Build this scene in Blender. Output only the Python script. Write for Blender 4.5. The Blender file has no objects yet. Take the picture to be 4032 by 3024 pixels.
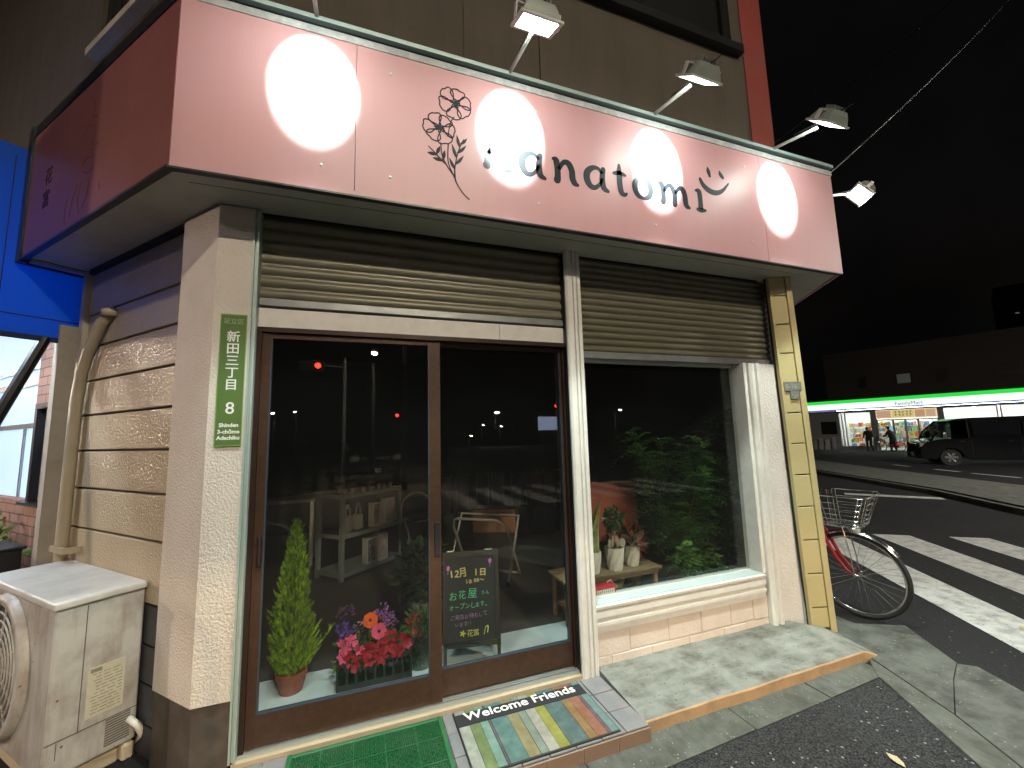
import bpy, bmesh, math, random
from mathutils import Vector, Matrix, noise

sc = bpy.context.scene
C = sc.collection
R = math.radians
rnd = random.Random(7)

# ------------------------------------------------------------------ camera
cam = bpy.data.objects.new("camera", bpy.data.cameras.new("camera"))
C.objects.link(cam)
cam.data.sensor_width = 36.0
cam.data.lens = 14.622
cam.data.clip_start = 0.05
cam.data.clip_end = 2000
rt = Vector((0.93869855, -0.34358464, -0.02818925))
up = Vector((-0.01515842, -0.12282773, 0.99231223))
fw = Vector((0.34440566, 0.93105475, 0.12050642))
m = Matrix((rt, up, -fw)).transposed().to_4x4()
m.translation = (0.9948, -2.443, 1.4535)
cam.matrix_world = m
sc.camera = cam

# ------------------------------------------------------------------ night sky, exposure
w = bpy.data.worlds.new("World")
sc.world = w
w.use_nodes = True
nt = w.node_tree
bg = nt.nodes["Background"]
skyt = nt.nodes.new("ShaderNodeTexSky")
skyt.sky_type = 'NISHITA'
skyt.sun_disc = False
skyt.sun_elevation = R(-4)
skyt.sun_rotation = R(250)
glow = nt.nodes.new("ShaderNodeMix")
glow.data_type = 'RGBA'
glow.blend_type = 'ADD'
glow.inputs[0].default_value = 1.0
nt.links.new(skyt.outputs[0], glow.inputs[6])
wtc = nt.nodes.new("ShaderNodeTexCoord")
wno = nt.nodes.new("ShaderNodeTexNoise")                      # faint low cloud lit by the city
wno.inputs["Scale"].default_value = 3.2
wno.inputs["Detail"].default_value = 5
wrp = nt.nodes.new("ShaderNodeValToRGB")
wrp.color_ramp.elements[0].position = 0.35
wrp.color_ramp.elements[0].color = (0.028, 0.026, 0.026, 1)
wrp.color_ramp.elements[1].position = 0.72
wrp.color_ramp.elements[1].color = (0.075, 0.068, 0.064, 1)
nt.links.new(wtc.outputs["Generated"], wno.inputs["Vector"])
nt.links.new(wno.outputs["Fac"], wrp.inputs[0])
nt.links.new(wrp.outputs[0], glow.inputs[7])
nt.links.new(glow.outputs[2], bg.inputs[0])
bg.inputs[1].default_value = 0.05
sc.view_settings.view_transform = 'Standard'
sc.view_settings.look = 'None'
sc.view_settings.exposure = 0
sc.view_settings.gamma = 1
sc.render.engine = 'CYCLES'
sc.cycles.use_denoising = True
sc.cycles.max_bounces = 7
sc.cycles.diffuse_bounces = 3
sc.cycles.glossy_bounces = 3
sc.cycles.transparent_max_bounces = 16
sc.cycles.transmission_bounces = 4
sc.cycles.sample_clamp_indirect = 3
sc.cycles.caustics_reflective = False
sc.cycles.caustics_refractive = False

# lamp strengths (they sit in modelled lamps, some out of view, see the builders)
FLOOD = 70
STREET = 1950
FLOODC = (0.88, 1.0, 0.93)
HEAD = 1000
BEAM = 420
DOWN = 255

# ------------------------------------------------------------------ materials
MATS = {}


def nodes_of(name):
    mt = bpy.data.materials.new(name)
    mt.use_nodes = True
    b = mt.node_tree.nodes["Principled BSDF"]
    return mt, mt.node_tree, b


def pm(name, col, rough=0.5, var=0.12, scale=6.0, bump=0.0, bscale=60.0, metal=0.0, spec=0.5,
       dirt=None, dscale=3.0, damt=0.5, detail=6.0, coat=0.0, dist=0.002, dpos=(0.45, 0.72), chips=None, streak=None):
    """plain procedural surface: base colour with noise, optional stains and bump"""
    if name in MATS:
        return MATS[name]
    mt, t, b = nodes_of(name)
    N, L = t.nodes, t.links
    tc = N.new("ShaderNodeTexCoord")
    n1 = N.new("ShaderNodeTexNoise")
    n1.inputs["Scale"].default_value = scale
    n1.inputs["Detail"].default_value = detail
    L.new(tc.outputs["Object"], n1.inputs["Vector"])
    mx = N.new("ShaderNodeMix")
    mx.data_type = 'RGBA'
    lo = [max(0, c * (1 - var)) for c in col]
    hi = [min(1, c * (1 + var)) for c in col]
    mx.inputs[6].default_value = (*lo, 1)
    mx.inputs[7].default_value = (*hi, 1)
    L.new(n1.outputs["Fac"], mx.inputs[0])
    out = mx.outputs[2]
    if dirt:
        n2 = N.new("ShaderNodeTexNoise")
        n2.inputs["Scale"].default_value = dscale
        n2.inputs["Detail"].default_value = 9
        n2.inputs["Roughness"].default_value = 0.65
        L.new(tc.outputs["Object"], n2.inputs["Vector"])
        rp = N.new("ShaderNodeValToRGB")
        rp.color_ramp.elements[0].position = dpos[0]
        rp.color_ramp.elements[1].position = dpos[1]
        rp.color_ramp.elements[1].color = (damt, damt, damt, 1)
        rp.color_ramp.elements[0].color = (0, 0, 0, 1)
        L.new(n2.outputs["Fac"], rp.inputs[0])
        m2 = N.new("ShaderNodeMix")
        m2.data_type = 'RGBA'
        L.new(rp.outputs[0], m2.inputs[0])
        L.new(out, m2.inputs[6])
        m2.inputs[7].default_value = (*dirt, 1)
        out = m2.outputs[2]
    if streak:                                   # run-off stains stretched along one axis: (colour, amount, xyz scale)
        mp_ = N.new("ShaderNodeMapping")
        mp_.inputs["Scale"].default_value = streak[2]
        L.new(tc.outputs["Object"], mp_.inputs[0])
        n4 = N.new("ShaderNodeTexNoise")
        n4.inputs["Scale"].default_value = 1.0
        n4.inputs["Detail"].default_value = 7
        n4.inputs["Roughness"].default_value = 0.7
        L.new(mp_.outputs[0], n4.inputs["Vector"])
        r4 = N.new("ShaderNodeValToRGB")
        r4.color_ramp.elements[0].position = 0.48
        r4.color_ramp.elements[1].position = 0.74
        r4.color_ramp.elements[0].color = (0, 0, 0, 1)
        r4.color_ramp.elements[1].color = (streak[1], streak[1], streak[1], 1)
        L.new(n4.outputs["Fac"], r4.inputs[0])
        m4 = N.new("ShaderNodeMix")
        m4.data_type = 'RGBA'
        L.new(r4.outputs[0], m4.inputs[0])
        L.new(out, m4.inputs[6])
        m4.inputs[7].default_value = (*streak[0], 1)
        out = m4.outputs[2]
    if chips:                                    # scattered pale stones: (scale, share, colour)
        vo = N.new("ShaderNodeTexVoronoi")
        vo.inputs["Scale"].default_value = chips[0]
        L.new(tc.outputs["Object"], vo.inputs["Vector"])
        lt_ = N.new("ShaderNodeMath")
        lt_.operation = 'LESS_THAN'
        lt_.inputs[1].default_value = 0.28
        L.new(vo.outputs["Distance"], lt_.inputs[0])
        sp_ = N.new("ShaderNodeSeparateColor")
        L.new(vo.outputs["Color"], sp_.inputs[0])
        l2_ = N.new("ShaderNodeMath")
        l2_.operation = 'LESS_THAN'
        l2_.inputs[1].default_value = chips[1]
        L.new(sp_.outputs[0], l2_.inputs[0])
        mu_ = N.new("ShaderNodeMath")
        mu_.operation = 'MULTIPLY'
        L.new(lt_.outputs[0], mu_.inputs[0])
        L.new(l2_.outputs[0], mu_.inputs[1])
        m5 = N.new("ShaderNodeMix")
        m5.data_type = 'RGBA'
        L.new(mu_.outputs[0], m5.inputs[0])
        L.new(out, m5.inputs[6])
        m5.inputs[7].default_value = (*chips[2], 1)
        out = m5.outputs[2]
    L.new(out, b.inputs["Base Color"])
    b.inputs["Roughness"].default_value = rough
    b.inputs["Metallic"].default_value = metal
    b.inputs["Specular IOR Level"].default_value = spec
    if coat:
        b.inputs["Coat Weight"].default_value = coat
        b.inputs["Coat Roughness"].default_value = 0.08
    if bump:
        n3 = N.new("ShaderNodeTexNoise")
        n3.inputs["Scale"].default_value = bscale
        n3.inputs["Detail"].default_value = 3
        L.new(tc.outputs["Object"], n3.inputs["Vector"])
        bp = N.new("ShaderNodeBump")
        bp.inputs["Strength"].default_value = bump
        bp.inputs["Distance"].default_value = dist
        L.new(n3.outputs["Fac"], bp.inputs["Height"])
        L.new(bp.outputs[0], b.inputs["Normal"])
    MATS[name] = mt
    return mt


def em(name, col, s):
    if name in MATS:
        return MATS[name]
    mt, t, b = nodes_of(name)
    b.inputs["Base Color"].default_value = (*[c * 0.5 for c in col], 1)
    b.inputs["Emission Color"].default_value = (*col, 1)
    b.inputs["Emission Strength"].default_value = s
    MATS[name] = mt
    return mt


def glass(name, tint=(0.93, 0.96, 0.95), refl=0.05, wav=0.0, dust=0.0):
    """window glass: clear with mirror reflections that grow at grazing angles"""
    if name in MATS:
        return MATS[name]
    mt, t, b = nodes_of(name)
    N, L = t.nodes, t.links
    N.remove(b)
    o = N["Material Output"]
    tr = N.new("ShaderNodeBsdfTransparent")
    tr.inputs[0].default_value = (*tint, 1)
    gl = N.new("ShaderNodeBsdfGlossy")
    gl.inputs["Roughness"].default_value = 0.0
    lw = N.new("ShaderNodeLayerWeight")
    lw.inputs[0].default_value = 0.5
    pw = N.new("ShaderNodeMath")
    pw.operation = 'POWER'
    pw.inputs[1].default_value = 5
    L.new(lw.outputs["Facing"], pw.inputs[0])
    ma = N.new("ShaderNodeMath")
    ma.operation = 'MULTIPLY_ADD'
    ma.inputs[1].default_value = 1 - refl
    ma.inputs[2].default_value = refl
    L.new(pw.outputs[0], ma.inputs[0])
    mx = N.new("ShaderNodeMixShader")
    L.new(ma.outputs[0], mx.inputs[0])
    L.new(tr.outputs[0], mx.inputs[1])
    L.new(gl.outputs[0], mx.inputs[2])
    df = N.new("ShaderNodeBsdfDiffuse")
    df.inputs[0].default_value = (.5, .5, .5, 1)
    m3 = N.new("ShaderNodeMixShader")
    m3.inputs[0].default_value = dust
    L.new(mx.outputs[0], m3.inputs[1])
    L.new(df.outputs[0], m3.inputs[2])
    L.new(m3.outputs[0], o.inputs[0])
    if wav:
        tc = N.new("ShaderNodeTexCoord")
        n3 = N.new("ShaderNodeTexNoise")
        n3.inputs["Scale"].default_value = 2.5
        L.new(tc.outputs["Object"], n3.inputs["Vector"])
        bp = N.new("ShaderNodeBump")
        bp.inputs["Strength"].default_value = wav
        bp.inputs["Distance"].default_value = 0.01
        L.new(n3.outputs["Fac"], bp.inputs["Height"])
        L.new(bp.outputs[0], gl.inputs["Normal"])
    MATS[name] = mt
    return mt


def leafm(name, col, col2, rough=0.5, trans=0.25, scale=9):
    """leaf: two greens in clumps, some light through the blade"""
    if name in MATS:
        return MATS[name]
    mt, t, b = nodes_of(name)
    N, L = t.nodes, t.links
    tc = N.new("ShaderNodeTexCoord")
    n1 = N.new("ShaderNodeTexNoise")
    n1.inputs["Scale"].default_value = scale
    n1.inputs["Detail"].default_value = 4
    L.new(tc.outputs["Object"], n1.inputs["Vector"])
    rp = N.new("ShaderNodeValToRGB")
    rp.color_ramp.elements[0].position = 0.38
    rp.color_ramp.elements[1].position = 0.62
    rp.color_ramp.elements[0].color = (*col, 1)
    rp.color_ramp.elements[1].color = (*col2, 1)
    L.new(n1.outputs["Fac"], rp.inputs[0])
    L.new(rp.outputs[0], b.inputs["Base Color"])
    b.inputs["Roughness"].default_value = rough
    o = N["Material Output"]
    tl = N.new("ShaderNodeBsdfTranslucent")
    L.new(rp.outputs[0], tl.inputs[0])
    mx = N.new("ShaderNodeMixShader")
    mx.inputs[0].default_value = trans
    L.new(b.outputs[0], mx.inputs[1])
    L.new(tl.outputs[0], mx.inputs[2])
    L.new(mx.outputs[0], o.inputs[0])
    MATS[name] = mt
    return mt


def attrm(name, rough=0.5, trans=0.0):
    """colour from the mesh's own colour attribute (many differently coloured pieces)"""
    if name in MATS:
        return MATS[name]
    mt, t, b = nodes_of(name)
    a = t.nodes.new("ShaderNodeAttribute")
    a.attribute_name = "tone"
    t.links.new(a.outputs["Color"], b.inputs["Base Color"])
    b.inputs["Roughness"].default_value = rough
    if trans:
        o = t.nodes["Material Output"]
        tl = t.nodes.new("ShaderNodeBsdfTranslucent")
        t.links.new(a.outputs["Color"], tl.inputs[0])
        mx = t.nodes.new("ShaderNodeMixShader")
        mx.inputs[0].default_value = trans
        t.links.new(b.outputs[0], mx.inputs[1])
        t.links.new(tl.outputs[0], mx.inputs[2])
        t.links.new(mx.outputs[0], o.inputs[0])
    MATS[name] = mt
    return mt


# ------------------------------------------------------------------ mesh builder
class MB:
    def __init__(self, M=None):
        self.v, self.f, self.c = [], [], []
        self.M = M or Matrix()
        self.col = (1, 1, 1)

    def add(self, vs, fs):
        k = len(self.v)
        self.v += [tuple(self.M @ Vector(p)) for p in vs]
        self.f += [tuple(i + k for i in f) for f in fs]
        self.c += [self.col] * len(fs)
        return self

    def box(self, a, b):
        (x0, y0, z0), (x1, y1, z1) = a, b
        return self.add([(x0, y0, z0), (x1, y0, z0), (x1, y1, z0), (x0, y1, z0),
                         (x0, y0, z1), (x1, y0, z1), (x1, y1, z1), (x0, y1, z1)],
                        [(0, 3, 2, 1), (4, 5, 6, 7), (0, 1, 5, 4), (1, 2, 6, 5), (2, 3, 7, 6), (3, 0, 4, 7)])

    def rbox(self, a, b, r, seg=2):
        """box with rounded edges"""
        bm = bmesh.new()
        bmesh.ops.create_cube(bm, size=1)
        s = [b[i] - a[i] for i in range(3)]
        c = [(b[i] + a[i]) / 2 for i in range(3)]
        for v in bm.verts:
            v.co = Vector((v.co.x * s[0] + c[0], v.co.y * s[1] + c[1], v.co.z * s[2] + c[2]))
        bmesh.ops.bevel(bm, geom=bm.edges[:], offset=r, segments=seg, affect='EDGES', profile=0.6)
        bm.verts.index_update()
        self.add([v.co[:] for v in bm.verts], [[v.index for v in f.verts] for f in bm.faces])
        bm.free()
        return self

    def prism(self, poly, z0, z1):
        """polygon in XY (counter-clockwise) between two heights"""
        n = len(poly)
        vs = [(x, y, z0) for x, y in poly] + [(x, y, z1) for x, y in poly]
        fs = [tuple(range(n - 1, -1, -1)), tuple(range(n, 2 * n))]
        fs += [(i, (i + 1) % n, n + (i + 1) % n, n + i) for i in range(n)]
        return self.add(vs, fs)

    def sweep(self, prof, x0, x1):
        """closed profile in YZ swept along X"""
        n = len(prof)
        vs = [(x0, y, z) for y, z in prof] + [(x1, y, z) for y, z in prof]
        fs = [tuple(range(n)), tuple(range(2 * n - 1, n - 1, -1))]
        fs += [(i, n + i, n + (i + 1) % n, (i + 1) % n) for i in range(n)]
        return self.add(vs, fs)

    def vsweep(self, prof, z0, z1):
        return self.prism(prof, z0, z1)

    def tube(self, pts, r, seg=8, cap=True, closed=False):
        pts = [Vector(p) for p in pts]
        n = len(pts)
        rs = r if isinstance(r, (list, tuple)) else [r] * n
        rings = []
        prev = None
        for i, p in enumerate(pts):
            if closed:
                d = pts[(i + 1) % n] - pts[i - 1]
            else:
                d = pts[min(i + 1, n - 1)] - pts[max(i - 1, 0)]
            d = d.normalized() if d.length > 1e-9 else Vector((0, 0, 1))
            if prev is None:
                a = d.orthogonal().normalized()
            else:
                a = prev - d * prev.dot(d)
                a = a.normalized() if a.length > 1e-6 else d.orthogonal().normalized()
            prev = a
            bvec = d.cross(a)
            rings.append([p + (a * math.cos(2 * math.pi * k / seg) + bvec * math.sin(2 * math.pi * k / seg)) * rs[i]
                          for k in range(seg)])
        vs = [v for rg in rings for v in rg]
        fs = []
        for i in range(n if closed else n - 1):
            j = (i + 1) % n
            for k in range(seg):
                k2 = (k + 1) % seg
                fs.append((i * seg + k, i * seg + k2, j * seg + k2, j * seg + k))
        if cap and not closed:
            fs.append(tuple(range(seg - 1, -1, -1)))
            fs.append(tuple((n - 1) * seg + k for k in range(seg)))
        return self.add(vs, fs)

    def lathe(self, prof, seg=24, o=(0, 0, 0), cap=True):
        """(radius, z) profile about Z"""
        vs, fs = [], []
        for r, z in prof:
            for k in range(seg):
                a = 2 * math.pi * k / seg
                vs.append((o[0] + r * math.cos(a), o[1] + r * math.sin(a), o[2] + z))
        for i in range(len(prof) - 1):
            for k in range(seg):
                k2 = (k + 1) % seg
                fs.append((i * seg + k, i * seg + k2, (i + 1) * seg + k2, (i + 1) * seg + k))
        if cap:
            fs.append(tuple(range(seg - 1, -1, -1)))
            n = len(prof) - 1
            fs.append(tuple(n * seg + k for k in range(seg)))
        return self.add(vs, fs)

    def stroke(self, pts, t=0.002, smooth=True, round_ends=True):
        """flat ribbon in local XY: points (x, y, halfwidth); stands t high"""
        P = [tuple(p) for p in pts]
        if smooth and len(P) > 2:
            Q = []
            for i in range(len(P) - 1):
                p0 = P[max(i - 1, 0)]
                p1, p2 = P[i], P[i + 1]
                p3 = P[min(i + 2, len(P) - 1)]
                for k in range(5):
                    u = k / 5
                    Q.append(tuple(0.5 * ((2 * p1[j]) + (-p0[j] + p2[j]) * u + (2 * p0[j] - 5 * p1[j] + 4 * p2[j] - p3[j]) * u * u
                                          + (-p0[j] + 3 * p1[j] - 3 * p2[j] + p3[j]) * u ** 3) for j in range(3)))
            Q.append(P[-1])
            P = Q
        n = len(P)
        lft, rgt = [], []
        for i in range(n):
            a, b_ = P[max(i - 1, 0)], P[min(i + 1, n - 1)]
            dx, dy = b_[0] - a[0], b_[1] - a[1]
            l = math.hypot(dx, dy) or 1
            nx, ny = -dy / l, dx / l
            h = abs(P[i][2])
            lft.append((P[i][0] + nx * h, P[i][1] + ny * h))
            rgt.append((P[i][0] - nx * h, P[i][1] - ny * h))
        vs = [(x, y, t) for x, y in lft] + [(x, y, t) for x, y in rgt] + [(x, y, 0) for x, y in lft] + [(x, y, 0) for x, y in rgt]
        fs = []
        for i in range(n - 1):
            fs.append((i, n + i, n + i + 1, i + 1))
            fs.append((2 * n + i, i, i + 1, 2 * n + i + 1))
            fs.append((n + i, 3 * n + i, 3 * n + i + 1, n + i + 1))
        self.add(vs, fs)
        if round_ends:
            for i, s in ((0, 1), (n - 1, -1)):
                h = abs(P[i][2])
                self.disc(P[i][0], P[i][1], h * 0.98, t - 0.0002, 10)
        return self

    def disc(self, x, y, r, t=0.002, seg=16, ry=None):
        ry = ry or r
        vs = [(x + r * math.cos(2 * math.pi * k / seg), y + ry * math.sin(2 * math.pi * k / seg), t) for k in range(seg)]
        vs += [(a, b_, 0) for a, b_, c in vs]
        fs = [tuple(range(seg))] + [(k, seg + k, seg + (k + 1) % seg, (k + 1) % seg) for k in range(seg)]
        return self.add(vs, fs)

    def quad(self, a, b, c, d):
        return self.add([a, b, c, d], [(0, 1, 2, 3)])

    def build(self, name, mat, parent=None, smooth=False, tone=False):
        me = bpy.data.meshes.new(name)
        me.from_pydata(self.v, [], self.f)
        me.update()
        bm = bmesh.new()
        bm.from_mesh(me)
        bm.faces.ensure_lookup_table()
        if tone:
            pass
        else:
            bmesh.ops.recalc_face_normals(bm, faces=bm.faces[:])
        bm.to_mesh(me)
        bm.free()
        if tone:
            at = me.color_attributes.new("tone", 'FLOAT_COLOR', 'CORNER')
            for p in me.polygons:
                for li in p.loop_indices:
                    at.data[li].color = (*self.c[p.index], 1)
        if mat:
            me.materials.append(mat)
        if smooth:
            for p in me.polygons:
                p.use_smooth = True
        o = bpy.data.objects.new(name, me)
        C.objects.link(o)
        if parent:
            par(o, parent)
        return o


def par(o, p):
    """parent and keep the world place"""
    o.parent = p
    o.matrix_parent_inverse = wm(p).inverted()


def wm(o):
    mloc = Matrix.LocRotScale(o.location, o.rotation_euler, o.scale)
    if o.parent:
        return wm(o.parent) @ o.matrix_parent_inverse @ mloc
    return mloc


def tag(o, label, cat, group=None, kind=None):
    o["label"] = label
    o["category"] = cat
    if group:
        o["group"] = group
    if kind:
        o["kind"] = kind
    return o


def thing(name, label, cat, loc=(0, 0, 0), rz=0.0, group=None):
    o = bpy.data.objects.new(name, None)
    C.objects.link(o)
    o.location = loc
    o.rotation_euler = (0, 0, rz)
    o.empty_display_size = 0.1
    return tag(o, label, cat, group)


def struct(o):
    o["kind"] = "structure"
    return o


def TM(loc, rz=0.0, tilt=0.0, axis='X'):
    return Matrix.Translation(loc) @ Matrix.Rotation(rz, 4, 'Z') @ Matrix.Rotation(tilt, 4, axis)


def frame(o, xd, yd):
    """matrix with local XY spanned by xd, yd (Z is their cross product) at o"""
    x = Vector(xd).normalized()
    y = Vector(yd).normalized()
    z = x.cross(y)
    M = Matrix((x, y, z)).transposed().to_4x4()
    M.translation = o
    return M


def copy_tree(o, parent=None):
    c = o.copy()
    C.objects.link(c)
    if parent:
        c.parent = parent
        c.matrix_parent_inverse = o.matrix_parent_inverse
    for ch in list(o.children):
        copy_tree(ch, c)
    return c


def text(name, body, size, M, mat, parent=None, extrude=0.001, offset=0.0, align='LEFT', shear=0.0, sx=1.0, space=1.0):
    cu = bpy.data.curves.new("text", 'FONT')
    cu.body = body
    cu.size = size
    cu.extrude = extrude
    cu.offset = offset
    cu.align_x = align
    cu.shear = shear
    cu.space_character = space
    cu.resolution_u = 4
    to = bpy.data.objects.new("text", cu)
    C.objects.link(to)
    bpy.context.view_layer.update()
    dg = bpy.context.evaluated_depsgraph_get()
    me = bpy.data.meshes.new_from_object(to.evaluated_get(dg))
    bpy.data.objects.remove(to)
    me.name = name
    me.transform(M @ Matrix.Scale(sx, 4, (1, 0, 0)))
    me.materials.clear()
    me.materials.append(mat)
    o = bpy.data.objects.new(name, me)
    C.objects.link(o)
    if parent:
        par(o, parent)
    return o


FRONT = lambda x, y, z: frame((x, y, z), (1, 0, 0), (0, 0, 1))     # faces the street
# left side frame: local X runs towards the corner, Y inwards, Z up; s = -X
B = 0.8336
LO = Vector((0.1859, -0.3226, 0))
ML = Matrix.Translation(LO) @ Matrix.Rotation(-B, 4, 'Z')


def LP(s, o, z):
    return tuple(ML @ Vector((-s, o, z)))


def gz(x):
    return -0.1 - 0.0115 * max(0.0, x - 4.5)


# ------------------------------------------------------------------ shared materials
asphalt = pm("asphalt", (0.016, 0.016, 0.018), 0.9, 0.45, 1.2, 0.6, 260, dirt=(0.042, 0.042, 0.04), dscale=130, damt=0.8, dist=0.004, spec=0.15, chips=(40, .04, (.12, .12, .115)))
asphalt_patch = pm("asphalt_patch", (0.009, 0.009, 0.011), 0.85, 0.5, 3.0, 1.0, 150, dirt=(0.065, 0.065, 0.065), dscale=120, damt=0.9, dist=0.008, spec=0.2, dpos=(.42, .62), chips=(46, .10, (.20, .20, .19)))
concrete = pm("concrete", (0.085, 0.09, 0.075), 0.85, 0.2, 9, 0.5, 120, dirt=(0.04, 0.04, 0.032), dscale=7, damt=0.9, dpos=(.42, .66), streak=((.12, .125, .11), .7, (14, 3, 3)), chips=(70, .08, (.19, .19, .17)))
concrete_step = pm("concrete_step", (0.19, 0.196, 0.176), 0.8, 0.25, 7, 0.5, 90, dirt=(0.075, 0.072, 0.055), dscale=6, damt=1.0, dpos=(.42, .66), streak=((.27, .28, .26), .8, (2.5, 11, 3)), chips=(60, .05, (.05, .05, .04)), dist=0.004)
slab = pm("pavement_slab", (0.095, 0.10, 0.088), 0.85, 0.2, 8, 0.5, 150, dirt=(0.035, 0.035, 0.03), dscale=6, damt=0.9, dpos=(.42, .66), streak=((.15, .155, .14), .6, (5, 9, 3)), chips=(60, .08, (.20, .20, .18)))
roadpaint = pm("road_paint", (0.52, 0.52, 0.50), 0.7, 0.12, 20, 0.3, 120, dirt=(0.10, 0.10, 0.10), dscale=8, damt=0.75, chips=(55, .12, (.05, .05, .05)))
stucco = pm("stucco", (0.66, 0.60, 0.53), 0.75, 0.06, 3, 0.9, 95, dirt=(0.45, 0.38, 0.32), dscale=4, damt=0.3, dist=0.006)
stucco_white = pm("stucco_white", (0.70, 0.66, 0.62), 0.75, 0.06, 3, 1.0, 55, dirt=(0.5, 0.44, 0.38), dscale=5, damt=0.3, dist=0.008)
whitepaint = pm("white_paint", (0.72, 0.70, 0.65), 0.45, 0.05, 4, 0.1, 60, dirt=(0.5, 0.45, 0.38), dscale=14, damt=0.35)
upperwall = pm("upper_wall", (0.082, 0.067, 0.046), 0.8, 0.2, 2.2, 0.4, 40, dirt=(0.06, 0.048, 0.036), dscale=1.6, damt=0.7, streak=((.05, .04, .03), .7, (5, 5, .5)))
brownmetal = pm("brown_aluminium", (0.062, 0.032, 0.020), 0.35, 0.1, 5, 0.0, metal=0.35, dirt=(0.13, 0.075, 0.05), dscale=30, damt=0.3)
blackmetal = pm("black_metal", (0.012, 0.012, 0.013), 0.4, 0.2, 8)
greymetal = pm("grey_metal", (0.30, 0.31, 0.31), 0.35, 0.15, 10, metal=0.6, dirt=(0.15, 0.15, 0.15), dscale=9, damt=0.5)
alu = pm("aluminium", (0.5, 0.54, 0.53), 0.35, 0.08, 6, metal=0.7)
chrome = pm("chrome", (0.7, 0.7, 0.7), 0.15, 0.05, 10, metal=1.0)
rubber = pm("rubber", (0.015, 0.015, 0.015), 0.7, 0.2, 30)
soil = pm("soil", (0.03, 0.02, 0.014), 0.95, 0.4, 60, 0.8, 90)
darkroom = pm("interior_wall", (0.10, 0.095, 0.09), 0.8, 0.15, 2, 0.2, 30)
winglass = glass("window_glass", wav=0.02, dust=0.004)

# =================================================================== GROUND
# asphalt: one tilted-off sheet to the horizon
gm = MB()
xs = [-300, -4, 4.5, 20, 60, 200, 500]
ys = [-300, -60, -10, 0.6, 20, 80, 500]
vs = [(x, y, gz(x) if x < 60 else gz(60)) for x in xs for y in ys]
fs = [(i * len(ys) + j, (i + 1) * len(ys) + j, (i + 1) * len(ys) + j + 1, i * len(ys) + j + 1)
      for i in range(len(xs) - 1) for j in range(len(ys) - 1)]
gm.add(vs, fs)
struct(gm.build("ground", asphalt))


def sheet(name, poly, dz, mat, thick=None):
    """flat polygon laid dz above the sloping road"""
    mb = MB()
    n = len(poly)
    vs = [(x, y, gz(x) + dz) for x, y in poly] + [(x, y, gz(x) + dz - (thick or 0.05)) for x, y in poly]
    fs = [tuple(range(n)), tuple(range(2 * n - 1, n - 1, -1))] + [(i, n + i, n + (i + 1) % n, (i + 1) % n) for i in range(n)]
    return struct(mb.add(vs, fs).build(name, mat))


# rougher asphalt patch before the shop, gutter band, kerb strip, corner slabs
sheet("footway_asphalt", [(4.02, -0.62), (3.643, -1.226), (2.6, -3.0), (1.2, -5.2), (-6, -6), (-6, -1.2), (-1.6, -0.86), (2.258, -0.69)], 0.004, asphalt_patch)
bandj = [-1.6, -0.75, 0.2, 1.12, 2.02, 2.95, 3.56, 4.12]
edge = lambda x: -0.683 + 0.040 * (x - 2.258)
gb = MB()
for a, b_ in zip(bandj[:-1], bandj[1:]):
    a2, b2 = a + 0.004, b_ - 0.004
    j1, j2 = rnd.uniform(-.003, .003), rnd.uniform(-.003, .003)
    n = 4
    gb.add([(a2, edge(a2), -0.14), (b2, edge(b2), -0.14), (b2, -0.3, -0.14), (a2, -0.3, -0.14),
            (a2, edge(a2), -0.094 + j1), (b2, edge(b2), -0.094 + j2), (b2, -0.3, -0.088 + j2), (a2, -0.3, -0.088 + j1)],
           [(0, 3, 2, 1), (4, 5, 6, 7), (0, 1, 5, 4), (1, 2, 6, 5), (2, 3, 7, 6), (3, 0, 4, 7)])
struct(gb.build("gutter_slabs", concrete))
sheet("kerb_strip", [(4.035, -0.600), (4.218, -0.440), (3.985, -0.977), (3.45, -1.85), (2.6, -3.1), (2.45, -3.05), (3.643, -1.219)], 0.012, concrete)
sheet("pavement", [(4.226, -0.44), (4.30, -0.30), (4.42, 0.30), (4.55, 1.6), (4.75, 1.6), (4.66, -0.11), (4.962, -0.275), (4.634, -0.711), (4.39, -0.80), (3.99, -0.977)], 0.016, slab)
sheet("pavement", [(4.386, -0.806), (4.63, -0.716), (4.699, -0.784), (4.585, -1.018), (4.1, -1.85), (3.2, -3.1), (2.61, -3.1), (3.455, -1.85), (3.993, -0.982)], 0.013, slab)
# zebra crossing: stripes along (.57,.82), 0.45 m wide, every 0.91 m
zb = MB()
dn, dt = Vector((0.82, -0.57)), Vector((0.57, 0.82))


def zstripe(mb, n0, n1, t0, t1, z=0.006):
    k = 6
    for i in range(k):
        ta, tb = t0 + (t1 - t0) * i / k, t0 + (t1 - t0) * (i + 1) / k
        q = [dn * n0 + dt * ta, dn * n1 + dt * ta, dn * n1 + dt * tb, dn * n0 + dt * tb]
        mb.add([(p.x, p.y, gz(p.x) + z) for p in q], [(0, 1, 2, 3)])


for i in range(7):
    n0 = 4.75 + 0.91 * i
    zstripe(zb, n0, n0 + 0.45, 2.3, 5.97)
struct(zb.build("crosswalk", roadpaint))
zc = MB()
for i in range(8):       # second crossing, across the street behind the viewer (seen mirrored in the window)
    x0 = 3.2 + 0.9 * i
    zc.add([(x0, -9.5, gz(x0) + .006), (x0 + .45, -9.5, gz(x0) + .006), (x0 + .45, -6.2, gz(x0) + .006), (x0, -6.2, gz(x0) + .006)], [(0, 1, 2, 3)])
struct(zc.build("crosswalk", roadpaint))


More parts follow.
